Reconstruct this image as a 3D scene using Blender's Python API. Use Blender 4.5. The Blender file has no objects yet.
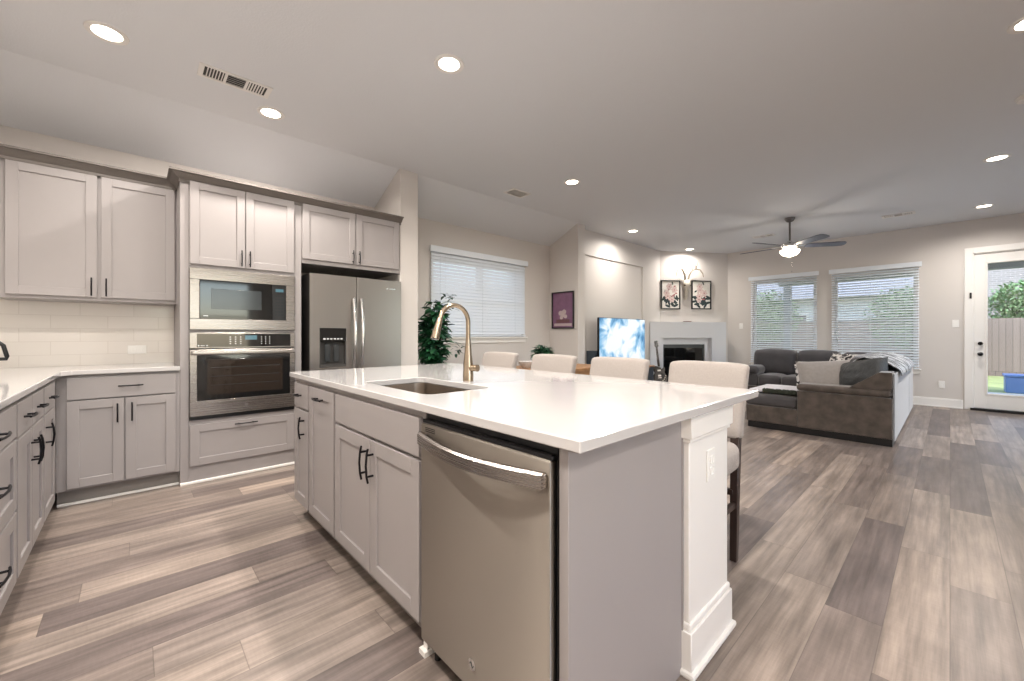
import bpy, bmesh, math, random
from mathutils import Vector, Matrix, noise
R = math.radians
PI = math.pi
sc = bpy.context.scene
COL = sc.collection
random.seed(7)

# ------------------------------------------------------------------ camera, world, exposure
cam_d = bpy.data.cameras.new('camera'); cam = bpy.data.objects.new('camera', cam_d); COL.objects.link(cam)
YAW = math.atan2(438, 407)
cam.location = (0, 0, 1.15)
cam.rotation_euler = (PI / 2, 0, YAW)
cam_d.sensor_width = 36; cam_d.lens = 407 / 1024 * 36
cam_d.shift_y = -5.5 / 1024
cam_d.clip_start = 0.02
sc.camera = cam
sc.view_settings.view_transform = 'Standard'; sc.view_settings.look = 'None'
sc.view_settings.exposure = 0.42; sc.view_settings.gamma = 1.0
sc.view_settings.use_curve_mapping = False
sc.cycles.max_bounces = 10; sc.cycles.diffuse_bounces = 6; sc.cycles.glossy_bounces = 4
sc.cycles.transparent_max_bounces = 12; sc.cycles.sample_clamp_indirect = 4.0
sc.cycles.caustics_reflective = False; sc.cycles.caustics_refractive = False
w = bpy.data.worlds.new('world'); sc.world = w; w.use_nodes = True
bg = w.node_tree.nodes['Background']
sky = w.node_tree.nodes.new('ShaderNodeTexSky'); sky.sky_type = 'NISHITA'
sky.sun_disc = False; sky.sun_elevation = R(48); sky.sun_rotation = R(120)
hs = w.node_tree.nodes.new('ShaderNodeHueSaturation'); hs.inputs['Saturation'].default_value = 0.9
w.node_tree.links.new(sky.outputs[0], hs.inputs['Color']); w.node_tree.links.new(hs.outputs[0], bg.inputs[0])
bg.inputs[1].default_value = 0.75
sun_d = bpy.data.lights.new('sun', 'SUN'); sun = bpy.data.objects.new('sun', sun_d); COL.objects.link(sun)
sun_d.energy = 2.6; sun_d.angle = R(1.0); sun_d.color = (1, .95, .87)
sun.rotation_euler = (R(40), 0, R(16))
LAMP_W = 12.5; LAMP_L = 7.5           # each recessed lamp, kitchen / living room
LAMP_COL = (1.0, 0.925, 0.85)

# ------------------------------------------------------------------ key dimensions
HC = 2.92               # flat ceiling
ZS = 2.645              # low edge of the sloped strip
XK = -4.6               # kitchen / nook wall face
XF = -4.0               # slope meets flat
XM = -4.16              # media wall face
YL = -1.0               # wall behind the left counter
YB = 9.45               # living room end wall
XR = 2.6                # wall right of the camera
FA = Vector((XM, 8.12, 0)); FB = Vector((-3.284, YB, 0))   # chimney wall ends
FD = (FB - FA).normalized(); FN = Vector((FD.y, -FD.x, 0)); FANG = math.atan2(FD.y, FD.x)

# ------------------------------------------------------------------ materials
def lin(c):
    if isinstance(c, str): c = tuple(int(c[i:i + 2], 16) / 255 for i in (0, 2, 4))
    return tuple(x / 12.92 if x <= .04045 else ((x + .055) / 1.055) ** 2.4 for x in c) + (1,)
def N(nt, t, **kw):
    n = nt.nodes.new('ShaderNode' + t)
    for k, v in kw.items(): setattr(n, k, v)
    return n
def mat(name, col, rough=.5, metal=0, spec=None, noise_amt=0, noise_scale=8, stretch=None, bump=0, bump_scale=200, sheen=0, coat=0, emit=None, estr=0):
    m = bpy.data.materials.new(name); m.use_nodes = True
    nt = m.node_tree; b = nt.nodes['Principled BSDF']; L = nt.links.new
    b.inputs['Base Color'].default_value = lin(col); b.inputs['Roughness'].default_value = rough
    b.inputs['Metallic'].default_value = metal
    if spec is not None: b.inputs['Specular IOR Level'].default_value = spec
    if sheen: b.inputs['Sheen Weight'].default_value = sheen; b.inputs['Sheen Roughness'].default_value = .4
    if coat: b.inputs['Coat Weight'].default_value = coat; b.inputs['Coat Roughness'].default_value = .08
    tc = N(nt, 'TexCoord'); src = tc.outputs['Object']
    if stretch:
        mp = N(nt, 'Mapping'); mp.inputs['Scale'].default_value = stretch; L(src, mp.inputs[0]); src = mp.outputs[0]
    if noise_amt:
        nz = N(nt, 'TexNoise'); nz.inputs['Scale'].default_value = noise_scale; nz.inputs['Detail'].default_value = 4
        L(src, nz.inputs['Vector'])
        mr = N(nt, 'MapRange'); mr.inputs[1].default_value = .3; mr.inputs[2].default_value = .7
        mr.inputs[3].default_value = 1 - noise_amt; mr.inputs[4].default_value = 1 + noise_amt * .6
        L(nz.outputs['Fac'], mr.inputs[0])
        mx = N(nt, 'Mix', data_type='RGBA', blend_type='MULTIPLY'); mx.inputs[0].default_value = 1
        mx.inputs[6].default_value = lin(col); L(mr.outputs[0], mx.inputs[7]); L(mx.outputs[2], b.inputs['Base Color'])
        if metal:
            m2 = N(nt, 'MapRange'); m2.inputs[1].default_value = .3; m2.inputs[2].default_value = .7
            m2.inputs[3].default_value = rough * .92; m2.inputs[4].default_value = rough * 1.08
            L(nz.outputs['Fac'], m2.inputs[0]); L(m2.outputs[0], b.inputs['Roughness'])
    if bump:
        nb = N(nt, 'TexNoise'); nb.inputs['Scale'].default_value = bump_scale; nb.inputs['Detail'].default_value = 3
        L(src, nb.inputs['Vector'])
        bp = N(nt, 'Bump'); bp.inputs['Strength'].default_value = bump; bp.inputs['Distance'].default_value = .01
        L(nb.outputs['Fac'], bp.inputs['Height']); L(bp.outputs[0], b.inputs['Normal'])
    if emit: b.inputs['Emission Color'].default_value = lin(emit); b.inputs['Emission Strength'].default_value = estr
    return m

M = {}
M['wall'] = mat('wall_paint', 'cfcac5', .75, bump=.05, bump_scale=150)
M['ceil'] = mat('ceiling_paint', 'd8dadd', .85, bump=.12, bump_scale=90)
M['trim'] = mat('white_trim_paint', 'e9e7e3', .35)
M['cab'] = mat('grey_cabinet_paint', '989392', .38, noise_amt=.02, noise_scale=3)
M['cabin'] = mat('cabinet_shadow_interior', '8b8681', .6)
M['crown'] = mat('cabinet_grey_shaded_tone', '6b6560', .5)  # cabinet grey taken darker: shade on the down-facing crown put into the colour
M['toe'] = mat('toe_kick_dark', '8c8782', .6)
M['blackm'] = mat('black_matte_metal', '17161a', .35, .6)
M['black'] = mat('black_plastic', '0d0d0f', .3)
M['rubber'] = mat('black_rubber', '0a0a0a', .7)
M['quartz'] = mat('white_quartz', 'bfbdbc', .09, noise_amt=.015, noise_scale=5, coat=.3)
M['steel'] = mat('brushed_stainless', 'aba399', .45, 1, noise_amt=.025, noise_scale=3, stretch=(120, 120, .4))
M['steelh'] = mat('brushed_stainless_horizontal', 'a09a95', .27, 1, noise_amt=.008, noise_scale=3, stretch=(.4, .4, 120))
M['fridge'] = mat('dark_brushed_stainless', '9d9792', .32, 1, noise_amt=.025, noise_scale=3, stretch=(120, 120, .4))
def brush(m, amt, rot):
    nt = m.node_tree; b = nt.nodes['Principled BSDF']; tg = N(nt, 'CombineXYZ'); tg.inputs[2].default_value = 1
    nt.links.new(tg.outputs[0], b.inputs['Tangent']); b.inputs['Anisotropic'].default_value = amt; b.inputs['Anisotropic Rotation'].default_value = rot
brush(M['steel'], .97, 0)
M['chrome'] = mat('polished_steel', 'd8d8d8', .15, 1)
M['faucet'] = mat('brushed_champagne_nickel', 'a99a86', .26, 1)
M['sink'] = mat('satin_sink_steel', 'b5aba0', .3, 1)
M['glassblk'] = mat('black_appliance_glass', '0b0d0e', .05, coat=.5)
M['glassoven'] = mat('smoked_oven_glass', '2a221c', .06, coat=.5)
M['mesh'] = mat('microwave_window', '34383a', .12, noise_amt=.1, noise_scale=400)
M['legend'] = mat('pale_legend_print', 'cfd4d6', .4)
M['display'] = mat('dim_display', '12262c', .1, emit='9fd8e8', estr=.25)
M['linen'] = mat('cream_linen', 'a29a94', .9, noise_amt=.06, noise_scale=120, bump=.3, bump_scale=500, sheen=.3)
M['dkwood'] = mat('dark_espresso_wood', '362a26', .4, noise_amt=.25, noise_scale=6, stretch=(12, 12, 1))
M['oak'] = mat('warm_oak_wood', 'a5794f', .45, noise_amt=.3, noise_scale=5, stretch=(20, 2, 20))
M['sofa'] = mat('charcoal_velvet', '534b45', .85, noise_amt=.42, noise_scale=11, bump=.15, bump_scale=60, sheen=.5)
M['sofacush'] = mat('charcoal_velvet_cushion', '484648', .85, noise_amt=.22, noise_scale=5, bump=.2, bump_scale=40, sheen=.5)
M['sofadaylit'] = mat('charcoal_velvet_daylit_tone', '8b8f94', .8, noise_amt=.06, noise_scale=12, sheen=.4)  # same sofa fabric, daylight from the door put into a paler colour
M['pillowlt'] = mat('silver_grey_pillow_fabric', '98938f', .8, noise_amt=.08, noise_scale=30, sheen=.4)
M['pillowdk'] = mat('dark_ruched_satin', '37393a', .5, noise_amt=.25, noise_scale=8, stretch=(2, 2, 14), bump=.7, bump_scale=14)
M['fur'] = mat('white_plush_throw', 'dad8de', .95, bump=.5, bump_scale=60, sheen=.5)
M['fringe'] = mat('dark_green_fringe', '363b30', .9, noise_amt=.4, noise_scale=40)
M['fire'] = mat('firebox_black', '0c0e10', .35)
M['surround'] = mat('pale_grey_surround', 'd5d6d9', .5)
M['leaf'] = mat('green_leaf', '2f6b43', .45, noise_amt=.45, noise_scale=9)
M['leaf2'] = mat('deep_green_leaf', '1f4a33', .45, noise_amt=.4, noise_scale=9)
M['soil'] = mat('dark_soil', '33281f', .9)
M['pot'] = mat('white_ceramic', 'dcdad5', .25)
M['blind'] = mat('white_faux_wood_blind', 'e0e6ec', .45)
M['vinyl'] = mat('white_vinyl_frame', 'e8e8e6', .4)
M['lampon'] = mat('lit_diffuser', 'fff6e8', .5, emit='fff1dd', estr=9)
M['bowl'] = mat('lit_frosted_bowl', 'fff4e2', .4, emit='ffeacb', estr=7)
M['fanmetal'] = mat('pewter_fan_metal', '6d6a68', .35, .9)
M['fanblade'] = mat('dark_fan_blade', '4a4f5c', .35, noise_amt=.2, noise_scale=5, stretch=(1, 14, 1))
M['vent'] = mat('white_vent_metal', 'e2dfdb', .45)
M['ventdk'] = mat('vent_dark_inside', '3f3d3b', .8)
M['ventlt'] = mat('pale_vent_inside', 'b9b6b2', .8)
M['plate'] = mat('white_plate_plastic', 'ecebe7', .35)
M['bone'] = mat('pale_bone', 'cbc4b6', .6, noise_amt=.12, noise_scale=20)
M['antler'] = mat('antler_brown_grey', '857b6c', .55, noise_amt=.25, noise_scale=25)
M['guitar'] = mat('black_gloss_lacquer', '0b0b0d', .12, coat=.8)
M['fretw'] = mat('dark_rosewood', '2d201b', .45)
M['cream'] = mat('cream_binding', 'd9d2c0', .4)
M['canvas'] = mat('off_white_print_paper', 'e6e3dc', .6)
M['pink'] = mat('blush_pink_ink', 'd6c2bd', .6, noise_amt=.15, noise_scale=25)
M['rose'] = mat('dusty_rose_ink', 'a96a6d', .6)
M['inkdk'] = mat('dark_teal_ink', '2b3a3c', .6)
M['plum'] = mat('plum_poster_ink', '7d5876', .25, noise_amt=.2, noise_scale=9, coat=.6)
M['mauve'] = mat('mauve_grey_ink', 'b8a6a8', .3, coat=.6)
M['maroon'] = mat('maroon_ink', '5b3038', .3, coat=.6)
M['console'] = mat('slate_blue_console_paint', '3b444d', .5)
M['kettlebody'] = mat('kettle_steel', 'c9c6c2', .2, 1)
M['grass'] = mat('lawn_grass', '8f9a62', .9, noise_amt=.3, noise_scale=3)
M['patio'] = mat('patio_concrete', 'b6b2ac', .85, noise_amt=.1, noise_scale=4)
M['siding'] = mat('pale_siding', 'c5c9cc', .8, noise_amt=.05, noise_scale=4)
M['roof'] = mat('grey_shingle', '8d929a', .9, noise_amt=.2, noise_scale=12)
M['post'] = mat('grey_patio_post_paint', '8e9194', .6)
M['bark'] = mat('tree_bark', '5d5146', .9, noise_amt=.3, noise_scale=10)
M['treeleaf'] = mat('garden_tree_leaf', '6f8f5c', .6, noise_amt=.35, noise_scale=4)
M['bluebox'] = mat('blue_plastic', '4e6ea6', .4)

def glass_mat():
    m = bpy.data.materials.new('clear_window_glass'); m.use_nodes = True; nt = m.node_tree; nt.nodes.clear()
    o = N(nt, 'OutputMaterial'); mx = N(nt, 'MixShader'); t = N(nt, 'BsdfTransparent'); g = N(nt, 'BsdfGlossy')
    t.inputs[0].default_value = (.97, .97, .97, 1); g.inputs['Roughness'].default_value = .03
    lw = N(nt, 'Fresnel'); lw.inputs[0].default_value = 1.45
    nt.links.new(lw.outputs[0], mx.inputs[0]); nt.links.new(t.outputs[0], mx.inputs[1]); nt.links.new(g.outputs[0], mx.inputs[2])
    nt.links.new(mx.outputs[0], o.inputs[0]); return m
M['glass'] = glass_mat()

def floor_mat():
    m = bpy.data.materials.new('vinyl_plank_floor'); m.use_nodes = True; nt = m.node_tree; L = nt.links.new
    b = nt.nodes['Principled BSDF']; geo = N(nt, 'NewGeometry'); sp = N(nt, 'SeparateXYZ'); L(geo.outputs['Position'], sp.inputs[0])
    def mt(op, a, bb=None):
        n = N(nt, 'Math', operation=op)
        for i, v in enumerate((a, bb)):
            if v is None: continue
            if isinstance(v, (int, float)): n.inputs[i].default_value = v
            else: L(v, n.inputs[i])
        return n.outputs[0]
    W, LN = .182, 1.22
    xs = mt('DIVIDE', sp.outputs[0], W); row = mt('FLOOR', xs); fx = mt('FRACT', xs)
    wn = N(nt, 'TexWhiteNoise', noise_dimensions='1D'); L(row, wn.inputs['W'])
    ys = mt('ADD', mt('DIVIDE', sp.outputs[1], LN), mt('MULTIPLY', wn.outputs[0], 3.0)); idx = mt('FLOOR', ys); fy = mt('FRACT', ys)
    cb = N(nt, 'CombineXYZ'); L(row, cb.inputs[0]); L(idx, cb.inputs[1])
    w2 = N(nt, 'TexWhiteNoise', noise_dimensions='2D'); L(cb.outputs[0], w2.inputs['Vector'])
    rp = N(nt, 'ValToRGB'); e = rp.color_ramp.elements; e[0].position = 0; e[0].color = lin('665c59'); e[1].position = 1; e[1].color = lin('a8988b')
    for p, c in ((.2, '726762'), (.4, '83776f'), (.6, '978a80'), (.8, '81766f')):
        q = e.new(p); q.color = lin(c)
    L(w2.outputs['Value'], rp.inputs[0])
    # grain : noise stretched along the plank, shifted per plank
    c3 = N(nt, 'CombineXYZ'); L(mt('MULTIPLY', sp.outputs[0], 30.0), c3.inputs[0]); L(mt('ADD', mt('MULTIPLY', sp.outputs[1], 1.5), mt('MULTIPLY', w2.outputs['Value'], 57.0)), c3.inputs[1])
    L(mt('MULTIPLY', row, 3.7), c3.inputs[2])
    nz = N(nt, 'TexNoise'); nz.inputs['Scale'].default_value = 1; nz.inputs['Detail'].default_value = 6; nz.inputs['Roughness'].default_value = .62; L(c3.outputs[0], nz.inputs['Vector'])
    mr = N(nt, 'MapRange'); mr.inputs[1].default_value = .3; mr.inputs[2].default_value = .72; mr.inputs[3].default_value = .58; mr.inputs[4].default_value = 1.36; L(nz.outputs['Fac'], mr.inputs[0])
    # broad soft blotches inside a plank
    c4 = N(nt, 'CombineXYZ'); L(mt('MULTIPLY', sp.outputs[0], 9.0), c4.inputs[0]); L(mt('ADD', mt('MULTIPLY', sp.outputs[1], 2.2), mt('MULTIPLY', w2.outputs['Value'], 31.0)), c4.inputs[1]); L(row, c4.inputs[2])
    n2 = N(nt, 'TexNoise'); n2.inputs['Scale'].default_value = 1; n2.inputs['Detail'].default_value = 3; L(c4.outputs[0], n2.inputs['Vector'])
    m2 = N(nt, 'MapRange'); m2.inputs[1].default_value = .3; m2.inputs[2].default_value = .7; m2.inputs[3].default_value = .72; m2.inputs[4].default_value = 1.16; L(n2.outputs['Fac'], m2.inputs[0])
    # fine saw marks across the plank
    c5 = N(nt, 'CombineXYZ'); L(mt('MULTIPLY', sp.outputs[0], 16.0), c5.inputs[0]); L(mt('MULTIPLY', sp.outputs[1], 90.0), c5.inputs[1]); L(row, c5.inputs[2])
    n3 = N(nt, 'TexNoise'); n3.inputs['Scale'].default_value = 1; n3.inputs['Detail'].default_value = 2; L(c5.outputs[0], n3.inputs['Vector'])
    m3 = N(nt, 'MapRange'); m3.inputs[1].default_value = .35; m3.inputs[2].default_value = .65; m3.inputs[3].default_value = .965; m3.inputs[4].default_value = 1.03; L(n3.outputs['Fac'], m3.inputs[0])
    gap = mt('MINIMUM', mt('MULTIPLY', mt('MINIMUM', fx, mt('SUBTRACT', 1.0, fx)), W), mt('MULTIPLY', mt('MINIMUM', fy, mt('SUBTRACT', 1.0, fy)), LN))
    g = N(nt, 'MapRange'); g.inputs[1].default_value = .0; g.inputs[2].default_value = .0022; g.inputs[3].default_value = .55; g.inputs[4].default_value = 1; L(gap, g.inputs[0])
    f = mt('MULTIPLY', mt('MULTIPLY', mr.outputs[0], m2.outputs[0]), mt('MULTIPLY', m3.outputs[0], g.outputs[0]))
    mx = N(nt, 'Mix', data_type='RGBA', blend_type='MULTIPLY'); mx.inputs[0].default_value = 1; L(rp.outputs[0], mx.inputs[6]); L(f, mx.inputs[7]); L(mx.outputs[2], b.inputs['Base Color'])
    rr = N(nt, 'MapRange'); rr.inputs[3].default_value = .3; rr.inputs[4].default_value = .42; L(nz.outputs['Fac'], rr.inputs[0]); L(rr.outputs[0], b.inputs['Roughness'])
    bp = N(nt, 'Bump'); bp.inputs['Strength'].default_value = .12; bp.inputs['Distance'].default_value = .004; L(f, bp.inputs['Height']); L(bp.outputs[0], b.inputs['Normal'])
    return m
M['floor'] = floor_mat()

def brick_mat(name, c1, c2, cm, bw, bh, mortar, rough, axis='X'):
    m = bpy.data.materials.new(name); m.use_nodes = True; nt = m.node_tree; L = nt.links.new; b = nt.nodes['Principled BSDF']
    geo = N(nt, 'NewGeometry'); sp = N(nt, 'SeparateXYZ'); cb = N(nt, 'CombineXYZ'); L(geo.outputs['Position'], sp.inputs[0])
    L(sp.outputs[axis], cb.inputs[0]); L(sp.outputs['Z'], cb.inputs[1])
    br = N(nt, 'TexBrick'); L(cb.outputs[0], br.inputs['Vector'])
    br.inputs['Color1'].default_value = lin(c1); br.inputs['Color2'].default_value = lin(c2); br.inputs['Mortar'].default_value = lin(cm)
    br.inputs['Scale'].default_value = 1; br.inputs['Brick Width'].default_value = bw; br.inputs['Row Height'].default_value = bh; br.inputs['Mortar Size'].default_value = mortar
    L(br.outputs[0], b.inputs['Base Color']); b.inputs['Roughness'].default_value = rough
    bp = N(nt, 'Bump', invert=True); bp.inputs['Strength'].default_value = .3; bp.inputs['Distance'].default_value = .003
    L(br.outputs['Fac'], bp.inputs['Height']); L(bp.outputs[0], b.inputs['Normal'])
    return m
M['tileY'] = brick_mat('white_subway_tile_long_wall', 'e0dbd5', 'dcd7d0', 'd3cdc6', .305, .1, .0022, .15, 'Y')
M['tileX'] = brick_mat('white_subway_tile_sink_wall', 'e0dbd5', 'dcd7d0', 'd3cdc6', .305, .1, .0022, .15, 'X')
M['fence'] = brick_mat('weathered_fence_board', '7a6d66', '6f635d', '4c423e', .14, 9.0, .006, .85, 'X')
M['brickw'] = brick_mat('pale_house_brick', '8f8986', '827d7b', '9b9795', .22, .075, .01, .9, 'X')

def pattern_mat(name, a, bcol, scale, kind='VORONOI', rough=.85, stretch=None):
    m = bpy.data.materials.new(name); m.use_nodes = True; nt = m.node_tree; L = nt.links.new; b = nt.nodes['Principled BSDF']
    tc = N(nt, 'TexCoord'); src = tc.outputs['Object']
    if stretch:
        mp = N(nt, 'Mapping'); mp.inputs['Scale'].default_value = stretch; L(src, mp.inputs[0]); src = mp.outputs[0]
    nz = N(nt, 'TexNoise'); nz.inputs['Scale'].default_value = scale; nz.inputs['Detail'].default_value = 2; nz.inputs['Distortion'].default_value = .8; L(src, nz.inputs['Vector'])
    rp = N(nt, 'ValToRGB'); rp.color_ramp.elements[0].position = .46; rp.color_ramp.elements[0].color = lin(a); rp.color_ramp.elements[1].position = .53; rp.color_ramp.elements[1].color = lin(bcol)
    L(nz.outputs['Fac'], rp.inputs[0]); L(rp.outputs[0], b.inputs['Base Color']); b.inputs['Roughness'].default_value = rough
    return m
M['floral'] = pattern_mat('black_white_floral_fabric', '2b2a2c', 'd5d1cd', 16)
M['zebra'] = pattern_mat('grey_striped_throw', '4a4b4e', 'c4c6c8', 3.2, stretch=(2, 6, 2))

def screen_mat():
    m = bpy.data.materials.new('lit_television_picture'); m.use_nodes = True; nt = m.node_tree; L = nt.links.new; b = nt.nodes['Principled BSDF']
    tc = N(nt, 'TexCoord'); nz = N(nt, 'TexNoise'); nz.inputs['Scale'].default_value = 3.4; nz.inputs['Detail'].default_value = 5; nz.inputs['Distortion'].default_value = .6
    L(tc.outputs['Object'], nz.inputs['Vector'])
    rp = N(nt, 'ValToRGB'); e = rp.color_ramp.elements; e[0].position = .3; e[0].color = lin('3f7fb0'); e[1].position = .52; e[1].color = lin('f2faff')
    q = e.new(.4); q.color = lin('8fc3e6')
    mp = N(nt, 'Mapping'); mp.inputs['Location'].default_value = (0, 0, -1.05); mp.inputs['Scale'].default_value = (1 / .73, 0, 1 / .415); L(tc.outputs['Object'], mp.inputs[0])
    ln = N(nt, 'VectorMath', operation='LENGTH'); L(mp.outputs[0], ln.inputs[0])
    ma = N(nt, 'Math', operation='MULTIPLY_ADD'); L(ln.outputs['Value'], ma.inputs[0]); ma.inputs[1].default_value = -.2; ma.inputs[2].default_value = .13
    ad = N(nt, 'Math', operation='ADD'); L(nz.outputs['Fac'], ad.inputs[0]); L(ma.outputs[0], ad.inputs[1])
    L(ad.outputs[0], rp.inputs[0]); L(rp.outputs[0], b.inputs['Emission Color']); b.inputs['Emission Strength'].default_value = .8
    b.inputs['Base Color'].default_value = (.02, .02, .02, 1); b.inputs['Roughness'].default_value = .2
    return m
M['screen'] = screen_mat()

# ------------------------------------------------------------------ mesh helpers
class MB:
    def __init__(s): s.bm = bmesh.new(); s.mi = 0; s.wn = False
    def _mark(s, n0):
        if s.mi:
            s.bm.faces.ensure_lookup_table()
            for f in s.bm.faces[n0:]: f.material_index = s.mi
    def box(s, x0, x1, y0, y1, z0, z1, bev=0, seg=1, mtx=None):
        t = bmesh.new(); bmesh.ops.create_cube(t, size=1)
        sx, sy, sz = x1 - x0, y1 - y0, z1 - z0
        for v in t.verts: v.co = Vector((x0 + (v.co.x + .5) * sx, y0 + (v.co.y + .5) * sy, z0 + (v.co.z + .5) * sz))
        if bev: s.wn = True; bmesh.ops.bevel(t, geom=list(t.edges), offset=bev, segments=seg, affect='EDGES', profile=.5)
        return s.add(t, mtx)
    def add(s, t, mtx=None):
        if mtx is not None: bmesh.ops.transform(t, matrix=mtx, verts=t.verts)
        me = bpy.data.meshes.new('tmp'); t.to_mesh(me); t.free()
        n0 = len(s.bm.faces); s.bm.from_mesh(me); bpy.data.meshes.remove(me); s._mark(n0); return s
    def poly(s, pts, z0, z1, mtx=None, holes=(), bev=0):
        t = bmesh.new()
        ed = []
        for loop in [pts] + list(holes):
            vs = [t.verts.new((p[0], p[1], z1)) for p in loop]
            ed += [t.edges.new((vs[i], vs[(i + 1) % len(vs)])) for i in range(len(vs))]
        if holes: bmesh.ops.triangle_fill(t, use_beauty=True, use_dissolve=False, edges=ed)
        else: t.faces.new(list(t.verts))
        bmesh.ops.recalc_face_normals(t, faces=t.faces)
        if t.faces[:] and t.faces[0].normal.z < 0: bmesh.ops.reverse_faces(t, faces=t.faces)
        r = bmesh.ops.extrude_face_region(t, geom=list(t.faces))
        for v in [g for g in r['geom'] if isinstance(g, bmesh.types.BMVert)]: v.co.z = z0
        bmesh.ops.recalc_face_normals(t, faces=t.faces)
        return s.add(t, mtx)
    def cyl(s, p0, p1, r0, r1=None, n=16, caps=True):
        p0, p1 = Vector(p0), Vector(p1); r1 = r0 if r1 is None else r1
        d = p1 - p0; t = bmesh.new()
        bmesh.ops.create_cone(t, cap_ends=caps, segments=n, radius1=r0, radius2=r1, depth=d.length)
        q = Vector((0, 0, 1)).rotation_difference(d.normalized()) if d.length else None
        return s.add(t, Matrix.Translation((p0 + p1) / 2) @ q.to_matrix().to_4x4())
    def tube(s, pts, r, n=10, caps=True):
        pts = [Vector(p) for p in pts]; rs = r if isinstance(r, (list, tuple)) else [r] * len(pts)
        t = bmesh.new(); rings = []; up = None
        for i, p in enumerate(pts):
            d = (pts[min(i + 1, len(pts) - 1)] - pts[max(i - 1, 0)]).normalized()
            if up is None:
                up = d.orthogonal().normalized()
            else:
                up = (up - d * up.dot(d)); up = up.normalized() if up.length > 1e-6 else d.orthogonal().normalized()
            bt = d.cross(up)
            rings.append([t.verts.new(p + (up * math.cos(2 * PI * k / n) + bt * math.sin(2 * PI * k / n)) * rs[i]) for k in range(n)])
        for a, b in zip(rings, rings[1:]):
            for k in range(n): t.faces.new((a[k], a[(k + 1) % n], b[(k + 1) % n], b[k]))
        if caps: t.faces.new(rings[0][::-1]); t.faces.new(rings[-1])
        bmesh.ops.recalc_face_normals(t, faces=t.faces)
        return s.add(t)
    def lathe(s, prof, c=(0, 0, 0), n=28):
        t = bmesh.new(); rings = []
        for r, z in prof:
            if r < 1e-5: rings.append([t.verts.new((c[0], c[1], c[2] + z))])
            else: rings.append([t.verts.new((c[0] + r * math.cos(2 * PI * k / n), c[1] + r * math.sin(2 * PI * k / n), c[2] + z)) for k in range(n)])
        for a, b in zip(rings, rings[1:]):
            for k in range(n):
                q = [a[k % len(a)], a[(k + 1) % len(a)], b[(k + 1) % len(b)], b[k % len(b)]]
                q = list(dict.fromkeys(q))
                if len(q) > 2: t.faces.new(q)
        bmesh.ops.recalc_face_normals(t, faces=t.faces)
        return s.add(t)
    def pillow(s, w, h, t_, mtx=None, n=18, pinch=.9, wob=.0, seed=0):
        t = bmesh.new(); top = {}; bot = {}
        for i in range(n + 1):
            for j in range(n + 1):
                u, v = -1 + 2 * i / n, -1 + 2 * j / n
                k = max(0, (1 - abs(u) ** 2.6)) * max(0, (1 - abs(v) ** 2.6)); th = t_ / 2 * k ** .42
                ox = u * w / 2 * (1 - .07 * pinch * (1 - abs(v) ** 2) * abs(u) ** 6); oy = v * h / 2 * (1 - .07 * pinch * (1 - abs(u) ** 2) * abs(v) ** 6)
                dz = wob * noise.noise(Vector((u * 3 + seed, v * 3, seed)))
                top[i, j] = t.verts.new((ox, oy, th + dz * k)); 
                bot[i, j] = top[i, j] if (i in (0, n) or j in (0, n)) else t.verts.new((ox, oy, -th + dz * k))
        for i in range(n):
            for j in range(n):
                t.faces.new((top[i, j], top[i + 1, j], top[i + 1, j + 1], top[i, j + 1]))
                t.faces.new((bot[i, j], bot[i, j + 1], bot[i + 1, j + 1], bot[i + 1, j]))
        bmesh.ops.recalc_face_normals(t, faces=t.faces)
        return s.add(t, mtx)
    def softbox(s, x0, x1, y0, y1, z0, z1, r=.06, wob=.0, seed=0, mtx=None, puff=0):
        t = bmesh.new(); bmesh.ops.create_cube(t, size=1)
        sx, sy, sz = x1 - x0, y1 - y0, z1 - z0
        for v in t.verts: v.co = Vector((x0 + (v.co.x + .5) * sx, y0 + (v.co.y + .5) * sy, z0 + (v.co.z + .5) * sz))
        bmesh.ops.bevel(t, geom=list(t.edges), offset=min(r, .49 * min(sx, sy, sz)), segments=4, affect='EDGES', profile=.5)
        bmesh.ops.subdivide_edges(t, edges=[e for e in t.edges if e.calc_length() > .14], cuts=5, use_grid_fill=True)
        c = Vector(((x0 + x1) / 2, (y0 + y1) / 2, (z0 + z1) / 2))
        for v in t.verts:
            q = Vector(((v.co.x - c.x) / sx * 2, (v.co.y - c.y) / sy * 2, (v.co.z - c.z) / sz * 2))
            if puff:
                v.co.z += puff * q.z * max(0, 1 - q.x ** 2) * max(0, 1 - q.y ** 2) 
                v.co.y += puff * q.y * max(0, 1 - q.x ** 2) * max(0, 1 - q.z ** 2) * .7
                v.co.x += puff * q.x * max(0, 1 - q.y ** 2) * max(0, 1 - q.z ** 2) * .7
            if wob: v.co += wob * noise.noise_vector(v.co * 4 + Vector((seed, seed, 0)))
        return s.add(t, mtx)
    def build(s, name, m, parent=None, smooth=True, loc=None, rot=None):
        me = bpy.data.meshes.new(name); s.bm.to_mesh(me); s.bm.free()
        for x in (m if isinstance(m, (list, tuple)) else [m]): me.materials.append(x)
        if smooth:
            me.polygons.foreach_set('use_smooth', [True] * len(me.polygons))
            me.set_sharp_from_angle(angle=R(38))
        o = bpy.data.objects.new(name, me); COL.objects.link(o)
        if s.wn and smooth: q = o.modifiers.new('normals', 'WEIGHTED_NORMAL'); q.keep_sharp = True
        if parent: o.parent = parent
        if loc: o.location = loc
        if rot: o.rotation_euler = rot
        return o

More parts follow.
